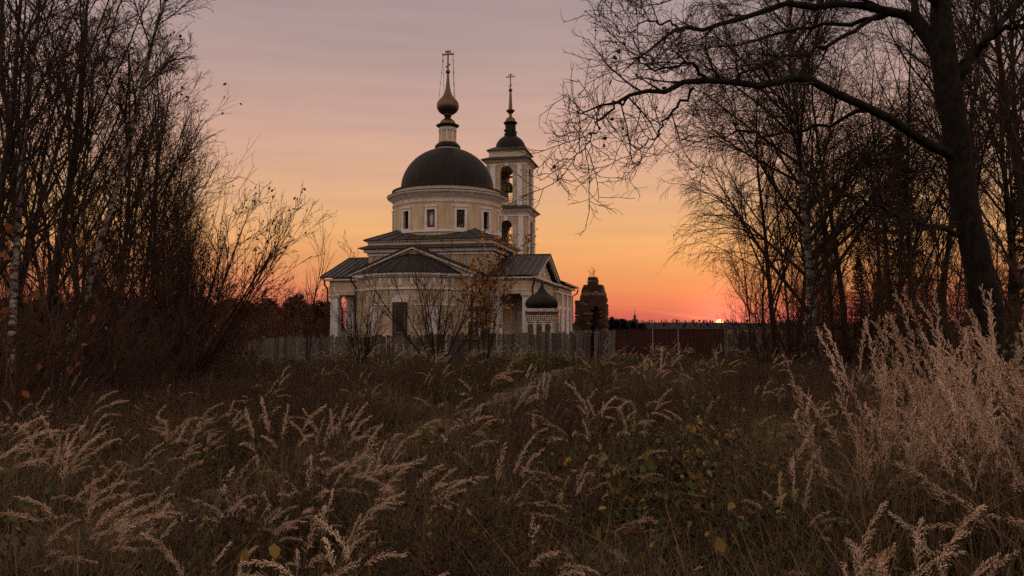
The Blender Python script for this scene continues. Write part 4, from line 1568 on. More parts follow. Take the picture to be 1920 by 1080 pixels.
def stuff_object(name, templates, mats, pts, pick, rot, scl, label=None):
    """one object of scattered copies: templates (verts, quads, matidx) and scatter points live in its own mesh; geometry nodes place them"""
    vs, qs, mi, tk = [], [], [], []
    n = 0
    for k, (v, q, m_) in enumerate(templates):
        vs.append(v)
        qs.append(q + n)
        mi.append(m_)
        tk.append(np.full(len(v), k + 1))
        n += len(v)
    N = len(pts)
    verts = np.concatenate(vs + [pts])
    me_ = mesh_np(name, verts, [np.concatenate(qs)], mats, [np.concatenate(mi)], False)
    z0 = np.zeros(n)
    a = me_.attributes.new('tk', 'INT', 'POINT')
    a.data.foreach_set('value', np.concatenate(tk + [np.zeros(N)]).astype(np.int32))
    a = me_.attributes.new('pick', 'INT', 'POINT')
    a.data.foreach_set('value', np.concatenate([z0, pick + 1]).astype(np.int32))
    a = me_.attributes.new('rot', 'FLOAT_VECTOR', 'POINT')
    a.data.foreach_set('vector', np.concatenate([np.zeros((n, 3)), rot]).astype(np.float32).ravel())
    a = me_.attributes.new('scl', 'FLOAT_VECTOR', 'POINT')
    a.data.foreach_set('vector', np.concatenate([np.ones((n, 3)), scl]).astype(np.float32).ravel())
    ng = bpy.data.node_groups.new(name + '_scatter', 'GeometryNodeTree')
    ng.interface.new_socket('Geometry', in_out='INPUT', socket_type='NodeSocketGeometry')
    ng.interface.new_socket('Geometry', in_out='OUTPUT', socket_type='NodeSocketGeometry')
    nd, lk = ng.nodes, ng.links
    gi, go = nd.new('NodeGroupInput'), nd.new('NodeGroupOutput')
    join = nd.new('GeometryNodeJoinGeometry')

    def attr(nm, typ):
        x = nd.new('GeometryNodeInputNamedAttribute')
        x.data_type = typ
        x.inputs['Name'].default_value = nm
        return x.outputs['Attribute']

    def eq(sock, k):
        c = nd.new('FunctionNodeCompare')
        c.data_type = 'INT'
        c.operation = 'EQUAL'
        lk.new(sock, c.inputs[2])
        c.inputs[3].default_value = k
        return c.outputs[0]
    at_, ap, arot, ascl = attr('tk', 'INT'), attr('pick', 'INT'), attr('rot', 'FLOAT_VECTOR'), attr('scl', 'FLOAT_VECTOR')
    e2r = nd.new('FunctionNodeEulerToRotation')
    lk.new(arot, e2r.inputs[0])
    for k in range(len(templates)):
        s1 = nd.new('GeometryNodeSeparateGeometry')
        s1.domain = 'POINT'
        lk.new(gi.outputs[0], s1.inputs[0])
        lk.new(eq(at_, k + 1), s1.inputs[1])
        s2 = nd.new('GeometryNodeSeparateGeometry')
        s2.domain = 'POINT'
        lk.new(gi.outputs[0], s2.inputs[0])
        lk.new(eq(ap, k + 1), s2.inputs[1])
        ip = nd.new('GeometryNodeInstanceOnPoints')
        lk.new(s2.outputs[0], ip.inputs['Points'])
        lk.new(s1.outputs[0], ip.inputs['Instance'])
        lk.new(e2r.outputs[0], ip.inputs['Rotation'])
        lk.new(ascl, ip.inputs['Scale'])
        lk.new(ip.outputs[0], join.inputs[0])
    lk.new(join.outputs[0], go.inputs[0])
    o = bpy.data.objects.new(name, me_)
    C.objects.link(o)
    md = o.modifiers.new('scatter', 'NODES')
    md.node_group = ng
    kind(o, 'stuff')
    if label:
        o['label'] = label
    return o


def mesh_arrays(me_):
    """read a quad mesh back as a template"""
    v = np.empty(len(me_.vertices) * 3, np.float32)
    me_.vertices.foreach_get('co', v)
    q = np.empty(len(me_.polygons) * 4, np.int32)
    me_.polygons.foreach_get('vertices', q)
    m_ = np.empty(len(me_.polygons), np.int32)
    me_.polygons.foreach_get('material_index', m_)
    return v.reshape(-1, 3), q.reshape(-1, 4), m_

# ================================================================== the big spreading tree
BY = 13.0


def px3(px, py, Y):
    """a point in the place seen at photograph pixel (px,py), Y metres ahead"""
    e = math.atan((540 - py) / F) + PITCH
    dx = (px - 960) / F / math.cos(math.atan((540 - py) / F)) * math.cos(e - 0) if False else (px - 960) / F
    depth = Y * math.cos(PITCH) + (Y * math.tan(e)) * math.sin(PITCH)
    return np.array([dx * depth, Y, EYE + Y * math.tan(e)])


def spline(pts, n):
    """Catmull-Rom through (x,y,z,r) rows, n samples"""
    P_ = np.array(pts, float)
    P_ = np.vstack([2 * P_[0] - P_[1], P_, 2 * P_[-1] - P_[-2]])
    out = []
    m = len(P_) - 3
    for t in np.linspace(0, m - 1e-6, n):
        i = int(t)
        f = t - i
        p0, p1, p2, p3 = P_[i:i + 4]
        out.append(0.5 * ((2 * p1) + (-p0 + p2) * f + (2 * p0 - 5 * p1 + 4 * p2 - p3) * f ** 2 + (-p0 + 3 * p1 - 3 * p2 + p3) * f ** 3))
    return np.array(out)


def limb(rows, n=18):
    """rows of (px,py,Y,radius)"""
    return spline([[*px3(a, b, Y), r] for a, b, Y, r in rows], n)


def big_tree():
    rng = np.random.default_rng(21)
    base = px3(1872, 616, BY)
    root = (base[0], BY, 0.0)
    trunk = limb([(1884, 812, BY, 0.62), (1868, 700, BY, 0.42), (1850, 580, BY, 0.33), (1828, 470, BY, 0.285), (1806, 360, BY, 0.27), (1794, 260, BY, 0.27), (1778, 170, BY, 0.28), (1768, 90, BY, 0.26), (1764, 20, BY + .1, 0.22), (1756, -120, BY + .2, 0.18), (1730, -300, BY + .3, 0.12), (1745, -480, BY + .2, 0.05)], 40)
    L = [
        # long low limb reaching left
        [(1790, 292, BY, 0.13), (1735, 268, BY - .3, 0.11), (1632, 208, BY - .9, 0.095), (1507, 147, BY - 1.5, 0.085), (1443, 157, BY - 1.8, 0.07), (1330, 152, BY - 2.2, 0.06), (1240, 168, BY - 2.5, 0.045), (1160, 182, BY - 2.7, 0.03), (1090, 208, BY - 2.9, 0.012)],
        # continuation kink upward
        [(1330, 152, BY - 2.2, 0.04), (1290, 120, BY - 2.5, 0.03), (1240, 128, BY - 2.8, 0.02), (1190, 110, BY - 3.0, 0.008)],
        # drooping tip branch
        [(1300, 165, BY - 2.3, 0.032), (1262, 205, BY - 2.2, 0.026), (1225, 255, BY - 2.1, 0.018), (1180, 300, BY - 2.0, 0.007)],
        [(1180, 178, BY - 2.6, 0.026), (1130, 222, BY - 2.8, 0.02), (1105, 270, BY - 2.9, 0.014), (1076, 308, BY - 3.0, 0.006)],
        # upper left limb
        [(1772, 120, BY, 0.19), (1735, 60, BY + .2, 0.16), (1690, 28, BY + .3, 0.12), (1600, 12, BY + .2, 0.09), (1500, 8, BY, 0.075), (1410, 24, BY - .3, 0.06), (1325, 54, BY - .6, 0.048), (1281, 58, BY - .8, 0.04), (1225, 90, BY - 1.0, 0.026), (1165, 135, BY - 1.2, 0.010)],
        [(1281, 58, BY - .8, 0.03), (1240, 42, BY - .6, 0.024), (1190, 48, BY - .4, 0.014), (1150, 75, BY - .3, 0.006)],
        # two limbs below it
        [(1690, 28, BY + .3, 0.07), (1600, 42, BY + .8, 0.055), (1503, 52, BY + 1.3, 0.045), (1430, 72, BY + 1.6, 0.035), (1330, 92, BY + 1.9, 0.016), (1270, 100, BY + 2.0, 0.007)],
        [(1655, 24, BY + .3, 0.065), (1590, 62, BY - .2, 0.05), (1520, 95, BY - .6, 0.042), (1445, 118, BY - 1.0, 0.03), (1372, 148, BY - 1.3, 0.014), (1330, 160, BY - 1.4, 0.006)],
        # limb parting from the long low one
        [(1628, 207, BY - .9, 0.05), (1560, 228, BY - .5, 0.042), (1503, 245, BY - .2, 0.034), (1420, 250, BY + .2, 0.026), (1355, 254, BY + .6, 0.018), (1270, 280, BY + 1.0, 0.007)],
        # lower dead limb
        [(1800, 440, BY, 0.075), (1745, 424, BY - .4, 0.06), (1697, 408, BY - .8, 0.048), (1640, 388, BY - 1.2, 0.034), (1595, 366, BY - 1.5, 0.015)],
        # right-hand limbs
        [(1785, 160, BY, 0.17), (1812, 125, BY + .1, 0.14), (1850, 75, BY + .3, 0.11), (1900, 15, BY + .6, 0.09), (1960, -60, BY + .8, 0.06), (2050, -150, BY + 1.0, 0.02)],
        [(1825, 108, BY + .15, 0.07), (1870, 62, BY - .2, 0.055), (1930, 55, BY - .5, 0.04), (2020, 70, BY - .8, 0.015)],
        # crown above the frame
        [(1764, 20, BY + .1, 0.12), (1700, -60, BY - .5, 0.09), (1620, -130, BY - .9, 0.06), (1500, -190, BY - 1.4, 0.02)],
        [(1735, 60, BY + .2, 0.10), (1690, -20, BY + .8, 0.08), (1600, -80, BY + 1.3, 0.05), (1450, -110, BY + 1.8, 0.02)],
        [(1756, -120, BY + .2, 0.09), (1820, -220, BY + .6, 0.06), (1900, -320, BY + 1.0, 0.02)],
        [(1690, 28, BY + .3, 0.05), (1560, -20, BY + .0, 0.04), (1430, -30, BY - .2, 0.03), (1300, -10, BY - .5, 0.02), (1200, 20, BY - .8, 0.008)],
    ]
    rr = np.array(root)
    V = Veg()
    tk = trunk[None, :, :3] - rr
    V.tubes(tk, trunk[None, :, 3] * 0.74 * (1 + 0.05 * np.sin(np.arange(40) * 1.9))[None, :], 20)
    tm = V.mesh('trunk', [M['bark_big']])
    V = Veg()
    limbs = [limb(l, 20) for l in L]
    P1 = np.stack([l[:, :3] - rr for l in limbs])
    # small kinks along the limbs
    kink = rng.normal(size=P1.shape) * 0.035
    kink[:, 0] = 0
    P1 = P1 + kink
    R1 = np.stack([np.maximum(l[:, 3] * 0.70, 0.005) for l in limbs])
    V.tubes(P1, R1, 8)
    s, d, ln, r = children(rng, P1, R1, 12, 0.28, 1.0, 28, 58, 0.2, 0.3, 0.0, 0.55, 0.55, 0.006, 0.75)
    ln = rng.uniform(0.4, 1.15, len(s))
    p2, r2 = extend(rng, s, d, ln, np.minimum(r, 0.020), np.full(len(s), 0.0045), 9, 0.10, 0.03)
    V.tubes(p2, r2, 5, 0)
    s, d, ln, r = children(rng, p2, r2, 7, 0.15, 1.0, 30, 62, 0.3, 0.5, 0.0, 0.65, 0.1, 0.0042)
    p3, r3 = extend(rng, s, d, rng.uniform(0.18, 0.55, len(s)), np.minimum(r, 0.008), np.full(len(s), 0.0034), 6, 0.20, 0.02)
    V.tubes(p3, r3, 4, 1)
    s, d, ln, r = children(rng, p3, r3, 3, 0.25, 1.0, 30, 65, 0.3, 0.6, 0.0, 0.75, 0.05, 0.0032)
    p4, r4 = extend(rng, s, d, rng.uniform(0.07, 0.24, len(s)), np.minimum(r, 0.0045), np.full(len(s), 0.0026), 4, 0.18, 0.02)
    V.tubes(p4, r4, 3, 1)
    V.leaves(rng, ends(p4, rng, 0.012), 0.07, 2)
    cm = V.mesh('crown', [M['bark_big'], M['twig'], M['leaf_dark']])
    return plant('spreading_tree', 'tree', 'big dark-trunked tree with a long bare limb arching towards the church', (tm, cm), tuple(rr))


big_tree()

# ================================================================== birches, spruces and bare trees
G_TH = 'bare young trees of the birch thicket'
L_TH = 'bare dark young tree crowded in the thicket round the leaning birches'
G_WD = 'bare trees in the wood behind the spreading tree'
L_WD = 'slim bare dark tree in the wood behind the big spreading tree'
T = {}
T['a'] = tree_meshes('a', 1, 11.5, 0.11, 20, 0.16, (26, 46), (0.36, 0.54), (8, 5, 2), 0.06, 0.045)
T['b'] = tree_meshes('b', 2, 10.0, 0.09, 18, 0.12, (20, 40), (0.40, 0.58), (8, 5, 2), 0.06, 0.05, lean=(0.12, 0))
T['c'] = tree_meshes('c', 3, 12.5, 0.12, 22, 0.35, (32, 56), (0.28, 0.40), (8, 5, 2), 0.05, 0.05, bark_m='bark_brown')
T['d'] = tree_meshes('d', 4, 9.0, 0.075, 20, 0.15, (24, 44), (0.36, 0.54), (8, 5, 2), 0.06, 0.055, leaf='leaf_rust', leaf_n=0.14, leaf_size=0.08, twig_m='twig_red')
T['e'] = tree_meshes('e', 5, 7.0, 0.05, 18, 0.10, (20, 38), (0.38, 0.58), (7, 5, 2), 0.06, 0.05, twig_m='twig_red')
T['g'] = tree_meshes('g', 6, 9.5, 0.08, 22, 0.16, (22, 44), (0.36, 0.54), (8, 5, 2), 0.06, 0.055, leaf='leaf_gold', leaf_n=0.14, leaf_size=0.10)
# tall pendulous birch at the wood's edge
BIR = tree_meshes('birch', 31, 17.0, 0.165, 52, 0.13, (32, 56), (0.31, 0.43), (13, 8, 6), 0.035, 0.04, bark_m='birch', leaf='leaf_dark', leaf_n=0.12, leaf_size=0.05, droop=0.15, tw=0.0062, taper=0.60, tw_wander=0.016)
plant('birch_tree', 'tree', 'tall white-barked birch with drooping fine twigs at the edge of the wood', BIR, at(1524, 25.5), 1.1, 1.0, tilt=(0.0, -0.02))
BL = tree_meshes('birchl', 32, 13.0, 0.072, 20, 0.40, (24, 42), (0.13, 0.22), (8, 6, 3), 0.05, 0.05, bark_m='birch', droop=0.05, lean=(0.12, 0.0))
plant('birch_tree', 'tree', 'slender white birch leaning to one side in front of the dark thicket', BL, at(112, 16.5), 0.15, 1.0)
plant('birch_tree', 'tree', 'upright pale birch trunk among the dark thicket stems', BL, at(22, 15.0), 2.2, 1.12, tilt=(0.05, 0.1))

rng = random.Random(77)
thicket = [(-150, 13, 'a', 1.1), (-60, 15.5, 'b', 1.1), (40, 22, 'a', 1.15), (70, 17.5, 'b', 1.05), (150, 21, 'd', 1.1),
           (205, 18.5, 'g', .95), (240, 23, 'b', .9), (285, 20.5, 'e', 1.15), (300, 26, 'b', .8), (10, 27, 'c', 1.1),
           (170, 16.5, 'e', 1.0), (330, 28, 'd', 0.8), (355, 25, 'e', 0.9), (110, 25, 'g', 1.1), (250, 18.0, 'e', 0.85), (-60, 19, 'd', 1.1)]
KL = {'a': 'tall bare tree with many rising dark limbs', 'b': 'slanting bare tree forking low into dark stems', 'c': 'brown-barked bare tree with a clean lower trunk',
      'd': 'reddish-twigged bare tree with some rust leaves', 'e': 'thin young bare tree with reddish twigs', 'g': 'bare tree keeping some golden leaves'}
L_TH = 'in the thicket round the leaning birch'
L_WD = 'in the wood behind the spreading tree'
for x, Y, k, s in thicket:
    px_, py_, _ = at(x, Y)
    plant('bare_tree', 'tree', KL[k] + ' ' + L_TH, T[k], (px_, py_, float(gz(px_, py_))), rng.uniform(-0.5, 0.5) if k == 'b' else rng.uniform(0, 6.28), s * rng.uniform(0.94, 1.06), G_TH, tilt=(rng.gauss(0, 0.03), rng.gauss(0.04, 0.05)))
wood = [(1452, 30, 'a', 0.95), (1478, 27, 'e', 1.1), (1490, 34, 'c', 1.0), (1560, 32, 'a', 1.0), (1590, 28, 'c', 1.0), (1650, 29, 'b', 1.05), (1668, 34, 'c', 1.15), (1715, 27, 'a', 1.05),
        (1745, 33, 'c', 1.2), (1762, 24, 'e', 1.3), (1845, 25, 'c', 1.1), (1886, 21, 'c', 1.15), (1915, 26, 'a', 1.2), (1940, 18, 'b', 1.2), (1980, 22, 'c', 1.2), (1430, 38, 'e', 1.1),
        (2040, 17, 'a', 1.2), (2000, 28, 'a', 1.2), (1508, 24, 'e', 0.8), (1640, 24, 'e', 0.85), (1690, 22, 'e', 0.8), (1410, 33, 'e', 0.85), (1890, 31, 'b', 1.2)]
for x, Y, k, s in wood:
    px_, py_, _ = at(x, Y)
    plant('bare_tree', 'tree', KL[k] + ' ' + L_WD, T[k], (px_, py_, float(gz(px_, py_))), rng.uniform(0, 6.28), s * rng.uniform(0.94, 1.06), G_WD, tilt=(rng.gauss(0, 0.03), rng.gauss(0, 0.03)))
SP = spruce_meshes(8, 9.4, 1.75)
plant('spruce_tree', 'tree', 'dark narrow spruce standing among the bare trunks of the wood', SP, at(1692, 31))
plant('spruce_tree', 'tree', 'smaller dark spruce close behind the spreading trunk', SP, at(1925, 24), 1.0, 0.72)
plant('spruce_tree', 'tree', 'young dark spruce in the shade between the birch and the taller spruce', SP, at(1612, 37), 2.0, 0.55)

# ================================================================== shrubs
SN = ('stems', 'twigs')
SH = shrub_meshes('s1', 41, 22, 5.6, 32, 0.045, (10, 6, 3), 'leaf_dark', 0.25, 0.06, 0.03, bias=(0.15, 0), tw=0.0055, wander=0.045)
plant('shrub', 'shrub', 'tall many-stemmed bare shrub fanning out at the end of the thicket', SH, at(338, 19.5), 0.0, 1.0, names=SN)
SH2 = shrub_meshes('s2', 42, 9, 6.6, 10, 0.026, (7, 5, 0), 'leaf_dark', 0.05, 0.09, 0.02, bias=(0.02, 0))
plant('shrub', 'shrub', 'clump of tall straight shoots standing up behind the fanning shrub', SH2, at(362, 21.5), 0.4, 1.0, names=SN)
SH3 = shrub_meshes('s3', 43, 13, 6.4, 38, 0.046, (10, 6, 2), None, 0, 0, 0.04, wander=0.045, root=0.4, tw=0.0068)
plant('shrub', 'shrub', 'wide bare many-stemmed bush spreading before the apse and board fence', SH3, at(822, 33.5), 0.6, 1.0, names=SN)
SH4 = shrub_meshes('s4', 44, 6, 6.8, 16, 0.04, (10, 6, 3), 'leaf_gold', 0.85, 0.14, 0.05, bias=(0.05, 0))
plant('shrub', 'shrub', 'slim young tree with the last golden leaves before the church porch', SH4, at(908, 34.0), 0.2, 0.95, names=SN)
SH5 = shrub_meshes('s5', 45, 12, 4.6, 28, 0.036, (8, 6, 2), None, 0, 0, 0.05)
plant('shrub', 'shrub', 'small bare vase-shaped bush before the left portico pillars', SH5, at(682, 31.0), 0.6, 0.9, names=SN)
SH6 = shrub_meshes('s6', 46, 2, 7.4, 12, 0.045, (12, 4, 0), None, 0, 0, 0.03, wander=0.09)
plant('sapling', 'sapling', 'lone thin leafless sapling standing clear beside the church', SH6, at(572, 33.0), 0.3, 0.95, names=SN)
SH7 = shrub_meshes('s7', 47, 10, 4.0, 30, 0.03, (9, 7, 3), 'leaf_rust', 0.35, 0.09, 0.03)
for x, Y, s in ((395, 44, 1.1), (432, 52, 1.2), (470, 47, 0.95), (505, 56, 1.2), (540, 50, 1.0), (585, 58, 1.15), (450, 40, 0.8), (610, 64, 1.2), (520, 42, 0.7)):
    plant('shrub', 'shrub', 'low rust-leaved bush along the fence between thicket and church', SH7, at(x, Y), rng.uniform(0, 6), s, 'rust-leaved bushes along the fence', names=SN)
SH8 = shrub_meshes('s8', 48, 12, 2.6, 36, 0.014, (8, 6, 2), 'leaf_dark', 0.08, 0.05, 0.03)
for x, Y, s in ((30, 12.5, 1), (105, 13.5, 1.1), (190, 14, .9), (262, 15, 1.1), (310, 17, 1.0), (-60, 11, 1.1), (400, 23, .8), (450, 27, .9), (230, 18, 1.3), (140, 17, 1.3), (60, 18.5, 1.4), (0, 15, 1.3), (330, 22, 1.3)):
    plant('shrub', 'shrub', 'low tangled leafless undergrowth bush at the foot of the thicket', SH8, at(x, Y), rng.uniform(0, 6), s, 'undergrowth at the foot of the thicket', names=SN)
for x, Y, s in ((1440, 29, 1.1), (1500, 26, 1.2), (1560, 25, 1.3), (1620, 24, 1.2), (1680, 25, 1.4), (1740, 22, 1.3), (1800, 20, 1.2), (1860, 19, 1.4), (1920, 16, 1.3), (1590, 31, 1.4), (1700, 30, 1.5), (1470, 34, 1.3), (1780, 27, 1.5), (1400, 36, 1.0), (1960, 14, 1.2)):
    plant('shrub', 'shrub', 'leafless undergrowth bush at the foot of the dark wood', SH8, at(x, Y), rng.uniform(0, 6), s, 'undergrowth at the foot of the wood', names=SN)

MS = shrub_meshes('ms', 51, 4, 3.2, 24, 0.018, (6, 4, 0), 'leaf_rust', 0.3, 0.10, 0.03)
plant('maple_sapling', 'sapling', 'young maple with a few big rust-orange leaves before the thicket', MS, at(40, 8.5), 0.5, 1.0, names=SN)

# ================================================================== far woods
rng = np.random.default_rng(9)
far_t = [mesh_arrays(T[k][1]) for k in ('e', 'd')]
far_tr = [mesh_arrays(T[k][0]) for k in ('e', 'd')]


def merge(a, b):
    return np.concatenate([a[0], b[0]]), np.concatenate([a[1], b[1] + len(a[0])]), np.concatenate([a[2] * 0, b[2]])


FT = [merge(tr_, cr_) for tr_, cr_ in zip(far_tr, far_t)]
sv = mesh_arrays(SP[1])
N = 84
side_ = rng.random(N) < 0.5
Yf = rng.uniform(42, 85, N)
pxs = np.where(side_, rng.uniform(-350, 330, N), rng.uniform(1470, 2300, N))
pts = np.stack([(pxs - 960) / F * Yf, Yf, np.zeros(N)], -1)
scl = np.repeat(rng.uniform(0.75, 1.15, (N, 1)), 3, 1)
rot = np.stack([rng.normal(0, 0.03, N), rng.normal(0, 0.03, N), rng.uniform(0, 6.28, N)], -1)
stuff_object('far_wood', FT, [M['bark_dark'], M['twig_red'], M['leaf_rust']], pts, rng.integers(0, 2, N), rot, scl, 'tangle of bare trunks and twigs deep in the woods')

# distant conifer belt: low ragged evergreens
def conifer_template(seed, pine=False):
    r_ = np.random.default_rng(seed)
    V = Veg()
    H_ = 9.0
    tp, tr = extend(r_, np.zeros((1, 3)), np.array([[0, 0, 1.0]]), np.array([H_]), np.array([0.16]), np.array([0.02]), 6, 0.01, 0.0)
    V.tubes(tp, tr, 5)
    n_ = 260
    z = H_ * (0.12 + 0.88 * r_.random(n_) ** 0.8)
    f = 1 - z / H_
    a = r_.random(n_) * 6.28
    s = np.stack([0 * z, 0 * z, z], -1)
    d = np.stack([np.cos(a), np.sin(a), -0.1 + 0.5 * (1 - f)], -1)
    l = (0.25 + 2.0 * f ** 0.7) * (0.6 + 0.5 * r_.random(n_))
    if pine:                                  # rounded crown on a bare stem
        z = 3.2 + 5.9 * r_.random(n_)
        s = np.stack([0 * z, 0 * z, z], -1)
        l = 2.3 * np.sqrt(np.clip(1 - ((z - 6.0) / 3.2) ** 2, 0.02, 1)) * (0.55 + 0.55 * r_.random(n_))
    tip = s + unit(d) * l[:, None]
    sd = np.stack([-np.sin(a), np.cos(a), 0 * a], -1) * (l * 0.22 + 0.08)[:, None]
    m_ = s + unit(d) * (l * 0.55)[:, None]
    v = np.stack([s, m_ + sd + [0, 0, -0.12], tip, m_ - sd + [0, 0, -0.12]], 1).reshape(-1, 3)
    V.v.append(v)
    V.q.append(np.arange(n_ * 4).reshape(-1, 4) + V.n)
    V.mi.append(np.full(n_, 1))
    V.n += len(v)
    return np.concatenate(V.v), np.concatenate(V.q), np.concatenate(V.mi)


CT = [conifer_template(1), conifer_template(2, True), conifer_template(3, True)]
N = 520
Yf = rng.uniform(150, 260, N)
pxs = np.where(rng.random(N) < 0.7, rng.uniform(-500, 640, N), rng.uniform(1115, 1212, N))
edge = np.where(pxs > 1100, 0.28 + 0.18 * np.clip((1205 - pxs) / 90, 0, 1), 0.85)
pts = np.stack([(pxs - 960) / F * Yf, Yf, np.zeros(N)], -1)
scl = np.repeat((edge * rng.uniform(0.75, 1.15, N))[:, None], 3, 1)
rot = np.stack([0 * Yf, 0 * Yf, rng.uniform(0, 6.28, N)], -1)
stuff_object('conifer_belt', CT, [M['bark_dark'], M['needle']], pts, np.where(pxs > 1100, rng.integers(1, 3, N), rng.integers(0, 3, N)), rot, scl, 'dark belt of distant conifers behind the fence')

# far hill with its forest edge
M['far_forest'] = mat('far_forest', (0.030, 0.027, 0.028), 0.95, 0.3, 0.02, spec=0.05)
mb = MB()
nx_, ny_ = 90, 10
xs, ys = np.linspace(-1500, 2200, nx_), np.linspace(1150, 1750, ny_)
for j in range(ny_):
    for i in range(nx_):
        q = math.sin(PI * j / (ny_ - 1))
        h_ = 11.0 + 5.0 * math.sin(xs[i] / 420 + 0.6) + 2.0 * math.sin(xs[i] / 120)
        mb.v.append((xs[i], ys[j], -3 + q * h_ * (0.7 + 0.3 * smooth(-200, 500, xs[i]))))
for j in range(ny_ - 1):
    for i in range(nx_ - 1):
        a = j * nx_ + i
        mb.f.append((a, a + 1, a + nx_ + 1, a + nx_))
        mb.m.append(0)
kind(mb.build('hill', M['far_forest'], fix=False), 'structure')
N = 2600
fxs, fys = rng.uniform(-1400, 2100, N), rng.uniform(1180, 1500, N)
q = np.sin(np.pi * (fys - 1150) / 600)
hh = (11.0 + 5.0 * np.sin(fxs / 420 + 0.6) + 2.0 * np.sin(fxs / 120)) * (0.7 + 0.3 * smooth(-200, 500, fxs))
pts = np.stack([fxs, fys, -4 + q * hh], -1)
scl = np.repeat(rng.uniform(0.45, 0.85, (N, 1)), 3, 1)
rot = np.stack([0 * fxs, 0 * fxs, rng.uniform(0, 6.28, N)], -1)
stuff_object('hill_forest', CT, [M['far_forest'], M['far_forest']], pts, rng.integers(0, 3, N), rot, scl, 'faint forest along the far hill under the setting sun')

# ================================================================== meadow grasses and weeds
M['plume'] = mat('reed_plume', (0.44, 0.30, 0.22), 0.9, 0.0, 3.0, spec=0.1, col2=(0.66, 0.48, 0.375), inst=0.22)
M['straw'] = mat('straw', (0.165, 0.112, 0.068), 0.85, 0.3, 4.0, spec=0.15, inst=0.3)
M['blade'] = mat('faded_blade', (0.040, 0.036, 0.016), 0.8, 0.0, 2.0, spec=0.2, col2=(0.14, 0.098, 0.050), inst=0.35)
M['weed_red'] = mat('rusty_weed', (0.075, 0.038, 0.024), 0.95, 0.0, 3.0, spec=0.1, col2=(0.19, 0.105, 0.066), inst=0.35)
M['leaf_green'] = mat('green_leaf', (0.028, 0.042, 0.014), 0.7, 0.0, 5.0, spec=0.25, col2=(0.085, 0.095, 0.03), inst=0.4)
M['leaf_yellow'] = mat('yellow_leaf', (0.20, 0.13, 0.03), 0.7, 0.0, 6.0, spec=0.2, col2=(0.32, 0.20, 0.05), inst=0.3)
M['seed'] = mat('seed_head', (0.05, 0.034, 0.026), 0.95, 0.3, 8.0, spec=0.1)


def ribbons(V, rng, base, d, ln, w, n, bend, mi, wander=0.04):
    """flat arching blades"""
    pts, _ = extend(rng, base, d, ln, np.full(len(base), .01), np.full(len(base), .01), n, wander, 0.02, -bend)
    t = unit(np.gradient(pts, axis=1))
    s = unit(np.cross(t, np.array([0, 0, 1.0]) + rng.normal(size=(len(base), 1, 3)) * 0.35))
    ww = (w[:, None] * (1 - np.linspace(0, 1, n)[None, :] ** 2.2) + 0.0006)[..., None]
    v = np.stack([pts - s * ww, pts + s * ww], 2).reshape(-1, 3)
    i = np.arange(len(base))[:, None] * n * 2
    j = np.arange(n - 1)[None, :] * 2
    q = np.stack([i + j, i + j + 1, i + j + 3, i + j + 2], -1).reshape(-1, 4) + V.n
    V.v.append(v)
    V.q.append(q)
    V.mi.append(np.full(len(q), mi))
    V.n += len(v)
    return pts


